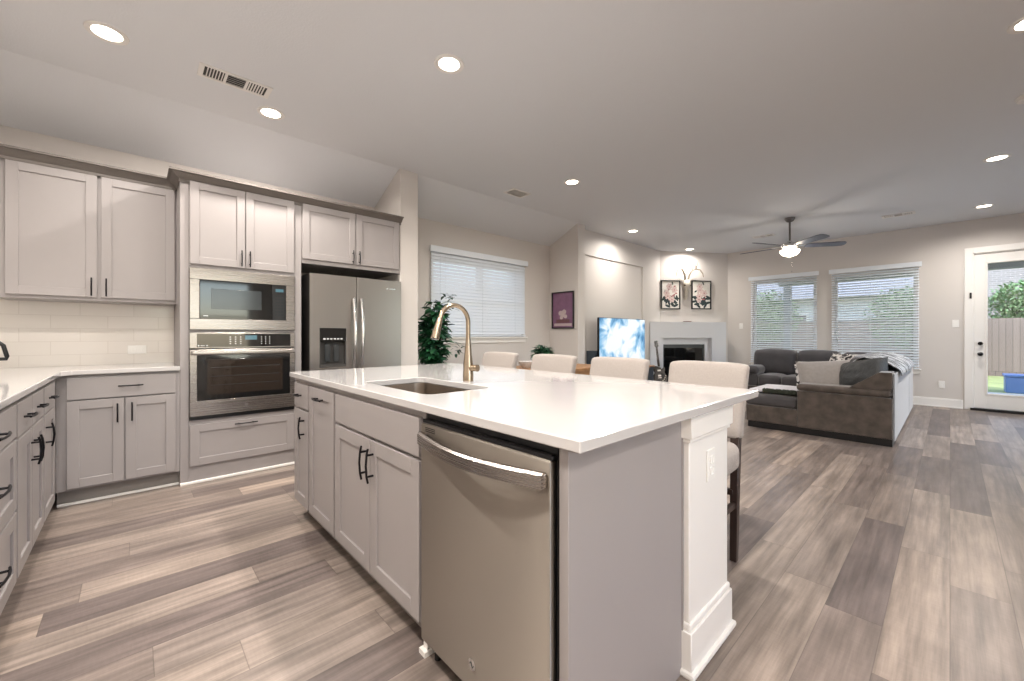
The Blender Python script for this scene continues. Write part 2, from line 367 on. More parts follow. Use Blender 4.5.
def tag(o, label, cat, group=None, kind=None):
    o['label'] = label; o['category'] = cat
    if group: o['group'] = group
    if kind: o['kind'] = kind
    return o
def thing(name, label, cat, loc=(0, 0, 0), rz=0, group=None):
    o = bpy.data.objects.new(name, None); COL.objects.link(o); o.location = loc; o.rotation_euler = (0, 0, rz); o.empty_display_size = .1
    return tag(o, label, cat, group)
def struct(name, mb, m, label=None, smooth=True, parent=None):
    o = mb.build(name, m, parent, smooth)
    if not parent: o['kind'] = 'structure'; o['label'] = label or name.replace('_', ' '); o['category'] = name.split('_')[0]
    return o
def dup(root, loc=None, rz=None, label=None):
    r = root.copy(); COL.objects.link(r)
    if loc is not None: r.location = loc
    if rz is not None: r.rotation_euler = (0, 0, rz)
    if label: r['label'] = label
    for ch in list(root.children):
        c = ch.copy(); COL.objects.link(c); c.parent = r
        for g in list(ch.children):
            d = g.copy(); COL.objects.link(d); d.parent = c
    return r
def one(name, mb, m, label, cat, loc=(0, 0, 0), group=None, **k):
    o = mb.build(name, m, loc=loc, **k); return tag(o, label, cat, group)

# ------------------------------------------------------------------ room shell
T = .12
f = MB(); f.box(XK - .3, XR + .3, YL - .3, YB + .3, -.12, 0); struct('floor', f, M['floor'], 'grey and beige wood plank floor', False)
c = MB()
c.box(XF, XR + .2, YL - .2, YB + .2, HC, HC + .1)
c.box(XK - .2, XF, 5.2, YB + .2, HC, HC + .1)
for ya, yb in ((YL - .2, 5.24),):
    t = bmesh.new(); sl = (HC - ZS) / (XF - XK)
    P = [(XF, HC), (XF, HC + .1), (XK - .2, ZS - .2 * sl + .1), (XK - .2, ZS - .2 * sl)]
    a = [t.verts.new((x, ya, z)) for x, z in P]; b = [t.verts.new((x, yb, z)) for x, z in P]
    t.faces.new(a); t.faces.new(b[::-1])
    for i in range(4): t.faces.new((a[i], a[(i + 1) % 4], b[(i + 1) % 4], b[i]))
    bmesh.ops.recalc_face_normals(t, faces=t.faces); c.add(t)
struct('ceiling', c, M['ceil'], 'flat ceiling with a sloped strip over the cabinets', False)

def wall_with_holes(mb, axis, pos, thick, a0, a1, z0, z1, holes):
    """axis 'X': wall lies in plane X=pos, spans Y; thick is signed outward"""
    def bx(u0, u1, v0, v1):
        if u1 - u0 < 1e-4 or v1 - v0 < 1e-4: return
        p0, p1 = sorted((pos, pos + thick))
        mb.box(*((p0, p1, u0, u1) if axis == 'X' else (u0, u1, p0, p1)), v0, v1)
    cur = a0
    for (h0, h1, v0, v1) in sorted(holes):
        bx(cur, h0, z0, z1); bx(h0, h1, z0, v0); bx(h0, h1, v1, z1); cur = h1
    bx(cur, a1, z0, z1)

NW = (2.86, 4.53, 1.12, 2.20)                     # nook window (Y0,Y1,z0,z1)
BW1 = (-2.80, -1.73, .59, 2.24); BW2 = (-1.46, -.37, .59, 2.24); BD = (.24, 1.16, 0, 2.40)
m_ = MB(); wall_with_holes(m_, 'X', XK, -T, YL - T, 5.14, 0, HC, [NW]); struct('wall_kitchen', m_, M['wall'], 'greige wall behind the cabinets and nook', False)
m_ = MB(); m_.box(XK - T, XR + T, YL - T, YL, 0, HC); struct('wall_left', m_, M['wall'], 'greige wall behind the left counter', False)
m_ = MB(); m_.box(XK, -3.97, 2.07, 2.285, 0, HC, .008, 2); struct('wall_wing', m_, M['wall'], 'short wing wall beside the fridge', False)
m_ = MB(); m_.box(XK - T, -4.0, 5.14, 5.33, 0, HC, .008, 2); struct('wall_nook', m_, M['wall'], 'short wall between nook and television', False)
m_ = MB(); m_.box(XM - .2, XM - .025, 5.33, 8.5, 0, HC); m_.box(XM - .025, XM, 5.33, 5.43, 0, HC); m_.box(XM - .025, XM, 7.42, 8.25, 0, HC); m_.box(XM - .025, XM, 5.43, 7.42, 2.50, HC)
struct('wall_media', m_, M['wall'], 'media wall with a shallow recess', False)
m_ = MB(); m_.poly([(FA.x - .03, FA.y - .05), (FB.x + .03, FB.y + .05), (FB.x - .2, FB.y + .2), (FA.x - .2, FA.y + .3)], 0, HC); struct('wall_chimney', m_, M['wall'], 'angled corner wall above the fireplace', False)
m_ = MB(); wall_with_holes(m_, 'Y', YB, T, XM - .1, XR + T, 0, HC, [BW1, BW2, BD]); struct('wall_back', m_, M['wall'], 'living room wall with two windows and a glass door', False)
RW = (1.6, 3.4, .0, 2.3)
m_ = MB(); wall_with_holes(m_, 'X', XR, T, YL - T, YB + T, 0, HC, [(.2, 1.9, .8, 2.3), (5.3, 8.6, .1, 2.5)]); struct('wall_right', m_, M['wall'], 'wall right of the camera', False)  # both openings added so daylight enters from the unseen side

def baseboard(name, segs, label):
    b = MB()
    for (x0, y0, x1, y1, nx, ny) in segs:
        d = Vector((x1 - x0, y1 - y0, 0)); L_ = d.length; a = math.atan2(d.y, d.x)
        # local: x along, -y into the room
        mt_ = Matrix.Translation((x0, y0, 0)) @ Matrix.Rotation(a, 4, 'Z')
        b.box(0, L_, -.014, 0, 0, .125, .003, 1, mt_); b.box(0, L_, -.010, 0, .125, .14, .003, 1, mt_); b.box(0, L_, -.024, -.012, 0, .02, .004, 1, mt_)
    return struct(name, b, M['trim'], label)
baseboard('baseboard_back', [(-3.25, YB, .14, YB, 0, 0), (1.27, YB, XR, YB, 0, 0)], 'white baseboard under the living room windows')
baseboard('baseboard_nook', [(XK, 2.3, XK, 5.13, 0, 0)], 'white baseboard in the nook')
baseboard('baseboard_media', [(XM - .02, 5.45, XM - .02, 7.4, 0, 0)], 'white baseboard of the media wall')

# crown moulding (trim) : profile swept along Y, mitred corners
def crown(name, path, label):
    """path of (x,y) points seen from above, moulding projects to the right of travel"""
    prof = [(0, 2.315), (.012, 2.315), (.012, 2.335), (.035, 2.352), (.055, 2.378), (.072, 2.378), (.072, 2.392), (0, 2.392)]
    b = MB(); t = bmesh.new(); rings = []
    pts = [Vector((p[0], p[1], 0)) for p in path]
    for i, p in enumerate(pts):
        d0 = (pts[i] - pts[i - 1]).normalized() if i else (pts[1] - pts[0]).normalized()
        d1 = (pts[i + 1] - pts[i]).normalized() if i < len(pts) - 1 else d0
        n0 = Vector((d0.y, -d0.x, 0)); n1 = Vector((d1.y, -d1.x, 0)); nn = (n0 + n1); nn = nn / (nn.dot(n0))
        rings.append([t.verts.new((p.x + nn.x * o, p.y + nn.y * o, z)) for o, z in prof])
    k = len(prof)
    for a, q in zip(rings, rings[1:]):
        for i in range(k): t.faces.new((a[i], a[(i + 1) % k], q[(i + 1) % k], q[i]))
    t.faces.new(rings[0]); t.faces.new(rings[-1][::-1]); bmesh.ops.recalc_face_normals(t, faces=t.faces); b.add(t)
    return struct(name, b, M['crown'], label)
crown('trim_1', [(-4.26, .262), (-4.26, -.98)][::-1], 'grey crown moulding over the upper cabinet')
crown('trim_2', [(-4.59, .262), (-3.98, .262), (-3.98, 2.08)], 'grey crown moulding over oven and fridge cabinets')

# ------------------------------------------------------------------ cabinets (local frame: x along the front, -y out of the front, z up)
def door_mb(x0, x1, z0, z1, rail=.058, th=.02, rec=.009):
    b = MB(); e = .0018
    b.box(x0, x0 + rail, -th, 0, z0, z1, e); b.box(x1 - rail, x1, -th, 0, z0, z1, e)
    b.box(x0 + rail - .001, x1 - rail + .001, -th, 0, z1 - rail, z1, e); b.box(x0 + rail - .001, x1 - rail + .001, -th, 0, z0, z0 + rail, e)
    b.box(x0 + rail - .004, x1 - rail + .004, -th + rec, -.002, z0 + rail - .004, z1 - rail + .004)
    return b
def slab_mb(x0, x1, z0, z1, th=.02):
    return MB().box(x0, x1, -th, 0, z0, z1, .003, 2)
def pull_mb(cx, cz, L_, vert, y=-.02):
    b = MB(); off = .029; h = L_ / 2
    def P(s, o): return (cx, y - o, cz + s) if vert else (cx + s, y - o, cz)
    b.tube([P(-h, off - .006), P(-h * .6, off), P(0, off + .003), P(h * .6, off), P(h, off - .006)], .0046, 10)
    for s in (-1, 1): b.cyl(P(s * h * .62, 0), P(s * h * .62, off), .0048, n=10)
    return b
def add_door(root, x0, x1, z0, z1, hx=None, hz=None, name='door', L_=.13, vert=True, shaker=True, rail=.058):
    d = (door_mb(x0, x1, z0, z1, rail) if shaker else slab_mb(x0, x1, z0, z1)).build(name, M['cab'], root)
    if hx is not None: pull_mb(hx, hz, L_, vert).build('handle', M['blackm'], d)
    return d

# upper cabinet (wall cabinet) on the kitchen wall, face X=-4.27
uc = thing('wall_cabinet', 'grey two-door wall cabinet above the tiled backsplash', 'cabinet', (-4.27, -.66, 0), PI / 2, 'grey kitchen cabinets')
MB().box(0, .92, 0, .325, 1.40, 2.36, .002).build('body', M['cab'], uc)
add_door(uc, .035, .463, 1.425, 2.315, .435, 1.50)
add_door(uc, .483, .903, 1.425, 2.315, .511, 1.50)

# oven tower: x 0..0.84 -> Y .256...1.096
ot = thing('oven_cabinet', 'tall grey cabinet housing the microwave and wall oven', 'cabinet', (-3.98, .256, 0), PI / 2, 'grey kitchen cabinets')
b = MB(); D = .615
b.box(0, .055, 0, D, .02, 2.36, .002); b.box(.79, .85, 0, D, 0.02, 2.36, .002)
b.box(.055, .79, 0, D, 1.675, 2.36); b.box(.055, .79, 0, D, 1.172, 1.19); b.box(.055, .79, 0, D, .02, .49)
b.box(.055, .79, D - .02, D, .49, 1.675)
b.build('body', M['cab'], ot)
MB().box(0, .85, -.012, .02, 0, .022, .004).build('shoe_moulding', M['trim'], ot)
add_door(ot, .059, .418, 1.70, 2.335, .392, 1.775); add_door(ot, .424, .787, 1.70, 2.335, .45, 1.775)
add_door(ot, .059, .787, .14, .455, .423, .43, 'drawer', .16, False)

# fridge bridge cabinet
fc = thing('fridge_cabinet', 'grey two-door bridge cabinet above the refrigerator', 'cabinet', (-3.98, 1.108, 0), PI / 2, 'grey kitchen cabinets')
MB().box(0, .96, 0, D, 1.80, 2.36, .002).build('body', M['cab'], fc)
add_door(fc, .006, .482, 1.84, 2.335, .455, 1.905); add_door(fc, .49, .945, 1.84, 2.335, .517, 1.905)

# base cabinet left of the tower
bc = thing('base_cabinet', 'grey base cabinet with wide drawer beside the oven tower', 'cabinet', (-3.98, -.375, 0), PI / 2, 'grey kitchen cabinets')
b = MB(); b.box(0, .63, 0, D, .115, .882, .001); b.build('body', M['cab'], bc)
b = MB(); b.box(0, .63, .065, .085, 0, .114); b.build('toe_kick', M['toe'], bc)
MB().box(0, .63, .052, .064, 0, .02, .004).build('shoe_moulding', M['trim'], bc)
add_door(bc, .05, .607, .718, .862, .36, .795, 'drawer', .13, False, False)
add_door(bc, .05, .325, .13, .708, .292, .61); add_door(bc, .333, .607, .13, .708, .366, .61)

# left run (faces +Y): root rotated 180, local x -> -X
def left_unit(xa, xb, label):
    r = thing('base_cabinet', label, 'cabinet', (xb, -.375, 0), PI, 'grey kitchen cabinets'); W = xb - xa
    MB().box(0, W, 0, .61, .115, .882, .001).build('body', M['cab'], r)
    MB().box(0, W, .065, .085, 0, .114).build('toe_kick', M['toe'], r)
    return r, W
r, W = left_unit(-3.975, -3.335, 'grey single-door base cabinet in the blind corner of the left run')
add_door(r, .012, .41, .718, .862, .21, .79, 'drawer', .13, False, False); add_door(r, .012, .41, .13, .708, .05, .60)
r, W = left_unit(-3.33, -2.645, 'grey two-door base cabinet in the middle of the left run')
add_door(r, .012, .338, .718, .862, .175, .79, 'drawer', .13, False, False); add_door(r, .346, .673, .718, .862, .51, .79, 'drawer', .13, False, False)
add_door(r, .012, .338, .13, .708, .31, .60); add_door(r, .346, .673, .13, .708, .374, .60)
r, W = left_unit(-2.64, -1.88, 'grey three-drawer base cabinet cut by the left picture edge')
add_door(r, .012, .748, .728, .862, .38, .795, 'drawer', .16, False, False); add_door(r, .012, .748, .43, .718, .38, .60, 'drawer', .16, False); add_door(r, .012, .748, .13, .42, .38, .30, 'drawer', .16, False)

# left countertop, L shaped
ct = MB(); ct.poly([(XK + .012, .255), (-3.945, .255), (-3.945, -.30), (-3.90, -.345), (-1.87, -.345), (-1.87, YL + .012), (XK + .012, YL + .012)], .884, .914)
o = one('countertop', ct, M['quartz'], 'white L-shaped quartz countertop along the left wall', 'countertop', smooth=False)
o.modifiers.new('edge', 'BEVEL').width = .003
# backsplash
m_ = MB(); m_.box(XK, XK + .011, YL + .011, .255, .914, 1.40); struct('backsplash_kitchen', m_, M['tileY'], 'white subway tile backsplash under the wall cabinet', False)['kind'] = 'structure'
m_ = MB(); m_.box(XK + .011, -1.87, YL, YL + .011, .914, 1.40); struct('backsplash_left', m_, M['tileX'], 'white subway tile backsplash behind the left counter', False)

# outlet / switch plates
def plate(name, label, cat, loc, rz, kind='outlet', gang=1, group='wall plates', horiz=False):
    r = thing(name, label, cat, loc, rz, group); wd, ht = (.07 * gang + .005 * (gang - 1), .115)
    if horiz: wd, ht = ht, wd
    MB().box(-wd / 2, wd / 2, -.006, 0, -ht / 2, ht / 2, .003, 2).build('cover_plate', M['plate'], r)
    for g in range(gang):
        cx = (g - (gang - 1) / 2) * .047
        b = MB()
        if kind == 'switch': b.box(cx - .016, cx + .016, -.009, -.005, -.033, .033, .002)
        elif horiz: b.box(-.034, -.006, -.008, -.005, -.014, .014, .004, 2); b.box(.006, .034, -.008, -.005, -.014, .014, .004, 2)
        else: b.box(-.014, .014, -.008, -.005, .006, .034, .004, 2); b.box(-.014, .014, -.008, -.005, -.034, -.006, .004, 2)
        b.build('rocker' if kind == 'switch' else 'socket', M['plate'], r)
    return r
plate('outlet', 'white outlet plate set sideways in the tile backsplash', 'outlet', (XK + .0115, .02, 1.03), PI / 2, horiz=True)

# ------------------------------------------------------------------ microwave
mw = thing('microwave', 'stainless built-in microwave above the wall oven', 'microwave', (-3.98, .312, 1.192), PI / 2)
b = MB(); W = .735; H = .48
b.box(0, W, -.022, 0, 0, .085, .003, 2); b.box(0, W, -.022, 0, H - .09, H, .003, 2); b.box(0, .062, -.022, 0, .0849, H - .0899, .003); b.box(W - .068, W, -.022, 0, .0849, H - .0899, .003)
b.build('trim_frame', M['steelh'], mw)
MB().box(.01, W - .01, .001, .45, .01, H - .012).build('housing', M['black'], mw)
d = MB().box(.063, .56, -.016, 0, .086, H - .091, .002).build('door', M['glassblk'], mw)
MB().box(.135, .48, -.0175, -.0158, .165, .325, .001).build('window', M['mesh'], d)
b = MB(); b.box(.085, .115, -.0168, -.0158, .105, .111); b.build('emblem', M['legend'], d)
p = MB().box(.5605, W - .0685, -.016, 0, .086, H - .091, .002).build('control_panel', M['black'], mw)
b = MB(); b.box(.585, .645, -.0172, -.0158, .33, .355); b.build('display', M['display'], p)
b = MB()
for i in range(7):
    for j in range(3): b.box(.583 + j * .023, .596 + j * .023, -.0165, -.0158, .125 + i * .027, .137 + i * .027)
b.build('keypad_legend', M['mesh'], p)

# ------------------------------------------------------------------ wall oven
wo = thing('wall_oven', 'stainless single wall oven below the microwave', 'oven', (-3.98, .312, .492), PI / 2)
MB().box(.01, .725, .001, .56, .01, .665).build('housing', M['black'], wo)
p = MB().box(0, W, -.02, 0, .555, .677, .002).build('control_panel', M['steelh'], wo)
b = MB(); b.box(.045, W - .035, -.0225, -.0195, .562, .668, .001); b.mi = 1
for i in range(3):
    for j in range(4): b.box(.255 + i * .035, .265 + i * .035, -.0228, -.0224, .585 + j * .018, .591 + j * .018); b.box(.475 + i * .03, .482 + i * .03, -.0228, -.0224, .585 + j * .018, .591 + j * .018)
b.build('glass_fascia', [M['glassblk'], M['legend']], p)
MB().box(.36, .445, -.0236, -.0224, .62, .655).build('display', M['display'], p)
b = MB(); b.cyl((.055, -.0224, .575), (.055, -.0236, .575), .005, n=12); b.box(.068, .095, -.0236, -.0224, .573, .577); b.cyl((.108, -.0224, .575), (.108, -.0236, .575), .005, n=12); b.build('emblem', M['legend'], p)
d = MB(); d.box(0, W, -.03, 0, .03, .145, .003); d.box(0, .046, -.03, 0, .1449, .545, .003); d.box(W - .04, W, -.03, 0, .1449, .545, .003); d.box(.0459, W - .0399, -.03, 0, .505, .545, .002)
d = d.build('door', M['steelh'], wo)
MB().box(.0465, W - .0405, -.026, -.004, .1455, .5045).build('glass', M['glassblk'], d)
b = MB(); b.box(.11, W - .1, -.0275, -.0255, .19, .465, .001); b.build('window', M['glassoven'], d)
b = MB()
for z in (.26, .33, .40): b.box(.13, W - .12, -.0279, -.0274, z, z + .004)
b.build('rack', M['mesh'], d)
b = MB(); b.box(.01, W - .01, -.078, -.058, .503, .535, .008, 3)
for x in (.035, W - .035): b.box(x - .012, x + .012, -.06, -.028, .508, .53, .003)
b.build('handle', M['steelh'], d)
MB().cyl((W / 2, -.0295, .088), (W / 2, -.033, .088), .014, n=20).build('emblem', M['chrome'], d)
MB().box(0.004, W - .004, -.016, 0, 0, .028).build('bottom_vent', M['black'], wo)

# ------------------------------------------------------------------ refrigerator
fr = thing('refrigerator', 'dark stainless french-door refrigerator with water dispenser', 'refrigerator', (-3.925, 1.16, 0), PI / 2)
W = .90
MB().box(.004, W - .004, .075, .66, .03, 1.715, .004).build('cabinet_body', M['fridge'], fr)
b = MB(); b.box(.05, W - .05, .09, .12, 0, .03)
b.build('kick_grille', M['black'], fr)
dl = MB(); x1 = .423
# left door with a cut for the dispenser
dx0, dx1, dz0, dz1 = .085, .325, .85, 1.215
dl.poly([(0, .77), (x1, .77), (x1, 1.71), (0, 1.71)], -.05, 0, Matrix.Rotation(R(90), 4, 'X'), holes=[[(dx0, dz0), (dx1, dz0), (dx1, dz1), (dx0, dz1)]])
dl.box(0, x1, .0502, .07, .77, 1.71)
dl = dl.build('door', M['fridge'], fr, False)
p = MB(); p.box(dx0, dx1, -.004, .045, 1.09, dz1, .003); p = p.build('dispenser_panel', M['glassblk'], dl)
b = MB()
for i in range(6): b.box(dx0 + .03 + i * .031, dx0 + .05 + i * .031, -.0052, -.0038, 1.108, 1.12)
b.build('icons', M['legend'], p)
b = MB(); b.box(dx0, dx0 + .008, -.002, .05, dz0, 1.09); b.box(dx1 - .008, dx1, -.002, .05, dz0, 1.09); b.box(dx0, dx1, -.004, .05, dz0, dz0 + .025); b.box(dx0 + .008, dx1 - .008, .042, .05, dz0 + .025, 1.09); b.build('dispenser_recess', M['ventdk'], dl)
for x in (.135, .215):
    b = MB(); b.box(x, x + .05, .012, .02, .90, 1.06, .004); b.box(x + .012, x + .038, .02, .04, 1.03, 1.07); b.build('paddle', M['mesh'], dl)
dr = MB().box(.429, W, 0, .07, .77, 1.71, .006, 2).build('door', M['fridge'], fr)
b = MB()
for i, wd in enumerate((.012, .006, .006, .009, .006, .006, .009, .006)): b.box(.735 + i * .0125, .735 + i * .0125 + wd, -.0012, .001, 1.618, 1.63)
b.build('emblem', M['chrome'], dr)
fz = MB().box(0, W, 0, .07, .06, .76, .006, 2).build('freezer_drawer', M['fridge'], fr)
def fhandle(x, dr_, par, lean):
    b = MB(); n = 14
    pts = [(x + lean * .004 * math.sin(PI * i / n), -.03 - .03 * math.sin(PI * i / n), .83 + .67 * i / n) for i in range(n + 1)]
    b.tube(pts, .017, 12)
    for z in (.86, 1.47): b.cyl((x, -.033, z), (x, .002, z), .012, n=12)
    return b.build('handle', M['chrome'], par)
fhandle(.388, 0, dl, 1); fhandle(.462, 0, dr, 1)
b = MB(); b.tube([(.1, -.04, .69), (.3, -.055, .69), (.6, -.055, .69), (.8, -.04, .69)], .0145, 12)
for x in (.12, .78): b.cyl((x, -.04, .69), (x, .002, .69), .012, n=12)
b.build('handle', M['chrome'], fz)

# ------------------------------------------------------------------ island
YI = .762; XE = -.62
def island_unit(xa, xb, label):
    r = thing('island_cabinet', label, 'cabinet', (xa, YI, 0), 0, 'grey island cabinets'); W = xb - xa
    return r, W
def body(r, W, y1=.60, top=.882):
    MB().box(0, W, 0, y1, .105, top, .001).build('body', M['cab'], r)
    MB().box(0, W, .065, .085, 0, .104).build('toe_kick', M['toe'], r)
r, W = island_unit(-2.86, -2.534, 'narrow grey island cabinet with a small drawer over a door')
body(r, W); add_door(r, .045, .312, .71, .855, .16, .785, 'drawer', .1, False, False); add_door(r, .045, .312, .125, .695, .245, .60)
r, W = island_unit(-2.532, -2.122, 'grey island pull-out cabinet with one tall shaker front')
body(r, W); add_door(r, .012, .398, .125, .855, .205, .80, 'door', .13, False)
r = thing('sink_cabinet', 'grey two-door sink cabinet of the island beside the dishwasher', 'cabinet', (-2.119, YI, 0), 0, 'grey island cabinets'); W = .848
b = MB(); b.box(0, W, 0, .02, .105, .882, .001); b.box(0, .018, .02, .60, .105, .882); b.box(W - .018, W, .02, .60, .105, .882); b.box(.018, W - .018, .58, .60, .105, .882); b.box(.018, W - .018, .02, .58, .105, .125)
b.build('body', M['cab'], r); MB().box(0, W, .065, .085, 0, .104).build('toe_kick', M['toe'], r)
slab_mb(.012, .832, .715, .855).build('false_front', M['cab'], r)
add_door(r, .012, .420, .125, .70, .390, .60, L_=.145); add_door(r, .427, .832, .125, .70, .457, .60, L_=.145)

# dishwasher
dw = thing('dishwasher', 'stainless dishwasher with a bowed bar handle in the island', 'dishwasher', (-1.268, YI, 0), 0)
W = .617
MB().box(.004, W - .004, .002, .57, .10, .875).build('tub', M['black'], dw)
d = MB().box(.003, W - .008, -.024, 0, .085, .842, .006, 2).build('door', M['steel'], dw)
b = MB(); b.box(.003, W - .008, -.016, .0, .8425, .855, .002); b.build('control_strip', M['black'], d)
b = MB(); n = 16
pts = [(.012 + (W - .032) * i / n, -.034 - .038 * math.sin(PI * i / n), .795 - .006 * math.sin(PI * i / n)) for i in range(n + 1)]
t = bmesh.new(); rings = []
for (x, y, z) in pts: rings.append([t.verts.new(q) for q in ((x, y - .009, z - .02), (x, y - .009, z + .014), (x, y - .002, z + .02), (x, y + .008, z + .02), (x, y + .008, z - .02))])
for a, q in zip(rings, rings[1:]):
    for i in range(5): t.faces.new((a[i], a[(i + 1) % 5], q[(i + 1) % 5], q[i]))
t.faces.new(rings[0]); t.faces.new(rings[-1][::-1]); bmesh.ops.recalc_face_normals(t, faces=t.faces); b.add(t)
for x in (.024, W - .03): b.box(x - .012, x + .012, -.036, -.022, .777, .813, .004)
b.build('handle', M['steelh'], d)
b = MB()
for j in range(3): b.box(.035, .095, -.0252, -.0238, .818 + j * .006, .8205 + j * .006)
b.build('status_vents', M['black'], d)
e_ = MB().cyl((.30, -.0235, .17), (.30, -.027, .17), .017, n=24).build('emblem', M['chrome'], d)
b = MB(); b.tube([(.291, -.0275, .17), (.295, -.0275, .177), (.30, -.0275, .17), (.305, -.0275, .163), (.309, -.0275, .17)], .0013, 6); b.build('emblem_script', M['mesh'], e_)
MB().box(.003, W - .008, .05, .07, .012, .084).build('kick_panel', M['black'], dw)
for x in (.03, W - .03): MB().cyl((x, .03, 0), (x, .03, .1), .012, n=12).build('foot', M['rubber'], dw)

# end panels and back of the island
ip = thing('gable_board', 'plain grey end board of the island beside the dishwasher', 'board', (XE, YI, 0), 0)
MB().box(-.029, 0, -.002, .60, 0, .882, .001).build('board', M['cab'], ip)
MB().box(-.029, .004, .60, .608, 0, .882).build('scribe_strip', M['cab'], ip)
ip = thing('half_wall', 'low grey half wall behind the island cabinets under the overhang', 'half wall', (-1.75, YI + .612, 0), 0)
MB().box(-1.08, 1.10, 0, .05, 0, .882, .001).build('board', M['cab'], ip)
MB().box(-1.08, 1.05, .051, .065, 0, .12, .003).build('skirting', M['trim'], ip)
# white return foot under the cabinet between sink base and dishwasher
t = thing('toe_block', 'small white toe block at the foot of the dishwasher', 'foot', (-1.29, YI + .01, 0), 0)
MB().poly([(-.012, 0), (.014, 0), (.014, .05), (-.012, .05)], 0, .104).build('block', M['trim'], t)
MB().poly([(-.02, -.015), (.02, -.015), (.02, .05), (-.02, .05)], 0, .018).build('shoe', M['trim'], t)
# column
icol = thing('island_column', 'white square column holding up the island overhang', 'column', (-.625, 1.375, 0), 0)
b = MB(); b.box(-.02, .025, 0, .345, .0, .884, .002); b.build('shaft', M['trim'], icol)
b = MB(); b.box(-.024, .041, -.016, .361, .80, .884, .003); b.box(-.022, .033, -.008, .353, .785, .801, .004, 2); b.build('capital', M['trim'], icol)
b = MB(); b.box(-.024, .039, -.014, .359, 0, .15, .003); b.box(-.022, .033, -.008, .353, .149, .175, .007, 3); b.box(-.026, .052, -.026, .372, 0, .022, .008, 2); b.build('plinth', M['trim'], icol)
plate('outlet', 'white outlet plate on the face of the island column', 'outlet', (-.5995, 1.55, .675), PI / 2)
icol2 = dup(icol, (-2.80, 1.375, 0), None, 'white square column under the far end of the island overhang')

# countertop with a sink cut-out
SX0, SX1, SY0, SY1 = -2.02, -1.40, .845, 1.185
def rrect(x0, x1, y0, y1, r, n=6):
    P = []
    for cx, cy, a0 in ((x1 - r, y1 - r, 0), (x0 + r, y1 - r, 90), (x0 + r, y0 + r, 180), (x1 - r, y0 + r, 270)):
        P += [(cx + r * math.cos(R(a0 + 90 * i / n)), cy + r * math.sin(R(a0 + 90 * i / n))) for i in range(n + 1)]
    return P
ic = MB(); ic.poly([(-2.87, .728), (-.56, .728), (-.56, 1.968), (-2.87, 1.968)], .884, .914, holes=[rrect(SX0, SX1, SY0, SY1, .05)])
o = one('countertop', ic, M['quartz'], 'white quartz slab of the island with sink cut-out', 'countertop', smooth=False)
mo = o.modifiers.new('edge', 'BEVEL'); mo.width = .003; mo.limit_method = 'ANGLE'
# sink
sk = thing('sink', 'stainless undermount sink basin in the island', 'sink', ((SX0 + SX1) / 2, (SY0 + SY1) / 2, .70), 0)
b = MB(); t = bmesh.new()
def ring(x0, x1, y0, y1, r, z): return [t.verts.new((p[0] - (SX0 + SX1) / 2, p[1] - (SY0 + SY1) / 2, z - .70)) for p in rrect(x0, x1, y0, y1, r)]
g = .012
rs = [ring(SX0 - .03, SX1 + .03, SY0 - .03, SY1 + .03, .06, .8825), ring(SX0 - .006, SX1 + .006, SY0 - .006, SY1 + .006, .055, .8825), ring(SX0 - .004, SX1 + .004, SY0 - .004, SY1 + .004, .055, .72), ring(SX0 + .02, SX1 - .02, SY0 + .02, SY1 - .02, .04, .70)]
for a, q in zip(rs, rs[1:]):
    for i in range(len(a)): t.faces.new((a[i], a[(i + 1) % len(a)], q[(i + 1) % len(a)], q[i]))
t.faces.new(rs[-1][::-1]); bmesh.ops.recalc_face_normals(t, faces=t.faces); b.add(t)
b.build('basin', M['sink'], sk)
b = MB(); b.lathe([(0, .004), (.04, .004), (.045, .001), (.045, 0)]); b.build('drain', M['chrome'], sk)
# faucet
fa = thing('faucet', 'tall brushed nickel gooseneck faucet behind the sink', 'faucet', (-1.69, 1.262, .914), 0)
MB().lathe([(0, 0), (.027, 0), (.027, .045), (.0255, .05), (.0255, .085), (.022, .11), (.0145, .19), (.0125, .215), (0, .215)]).build('body', M['faucet'], fa)
b = MB(); n = 16; rad = .085; pts = [(0, 0, .20), (0, 0, .26), (0, 0, .30)]
for i in range(1, n + 1):
    a = PI * i / n * .93; pts.append((0, -rad + rad * math.cos(a), .30 + rad * math.sin(a)))
b.tube(pts, .0115, 14); b.build('neck', M['faucet'], fa)
e1 = Vector(pts[-1]); dd = (Vector(pts[-1]) - Vector(pts[-2])).normalized()
b = MB(); b.tube([e1, e1 + dd * .02, e1 + dd * .07, e1 + dd * .105], [.0125, .0155, .019, .0205], 16); sp = b.build('spray_head', M['faucet'], fa)
b = MB(); b.cyl(e1 + dd * .104, e1 + dd * .109, .016, n=16); b.build('spray_nozzle', M['black'], sp)
b = MB(); b.cyl((.0, 0, .066), (.055, .012, .068), .0175, .0165, 16); b.cyl((.055, .012, .068), (.062, .0135, .0683), .0185, .018, 16); b.build('handle', M['faucet'], fa)

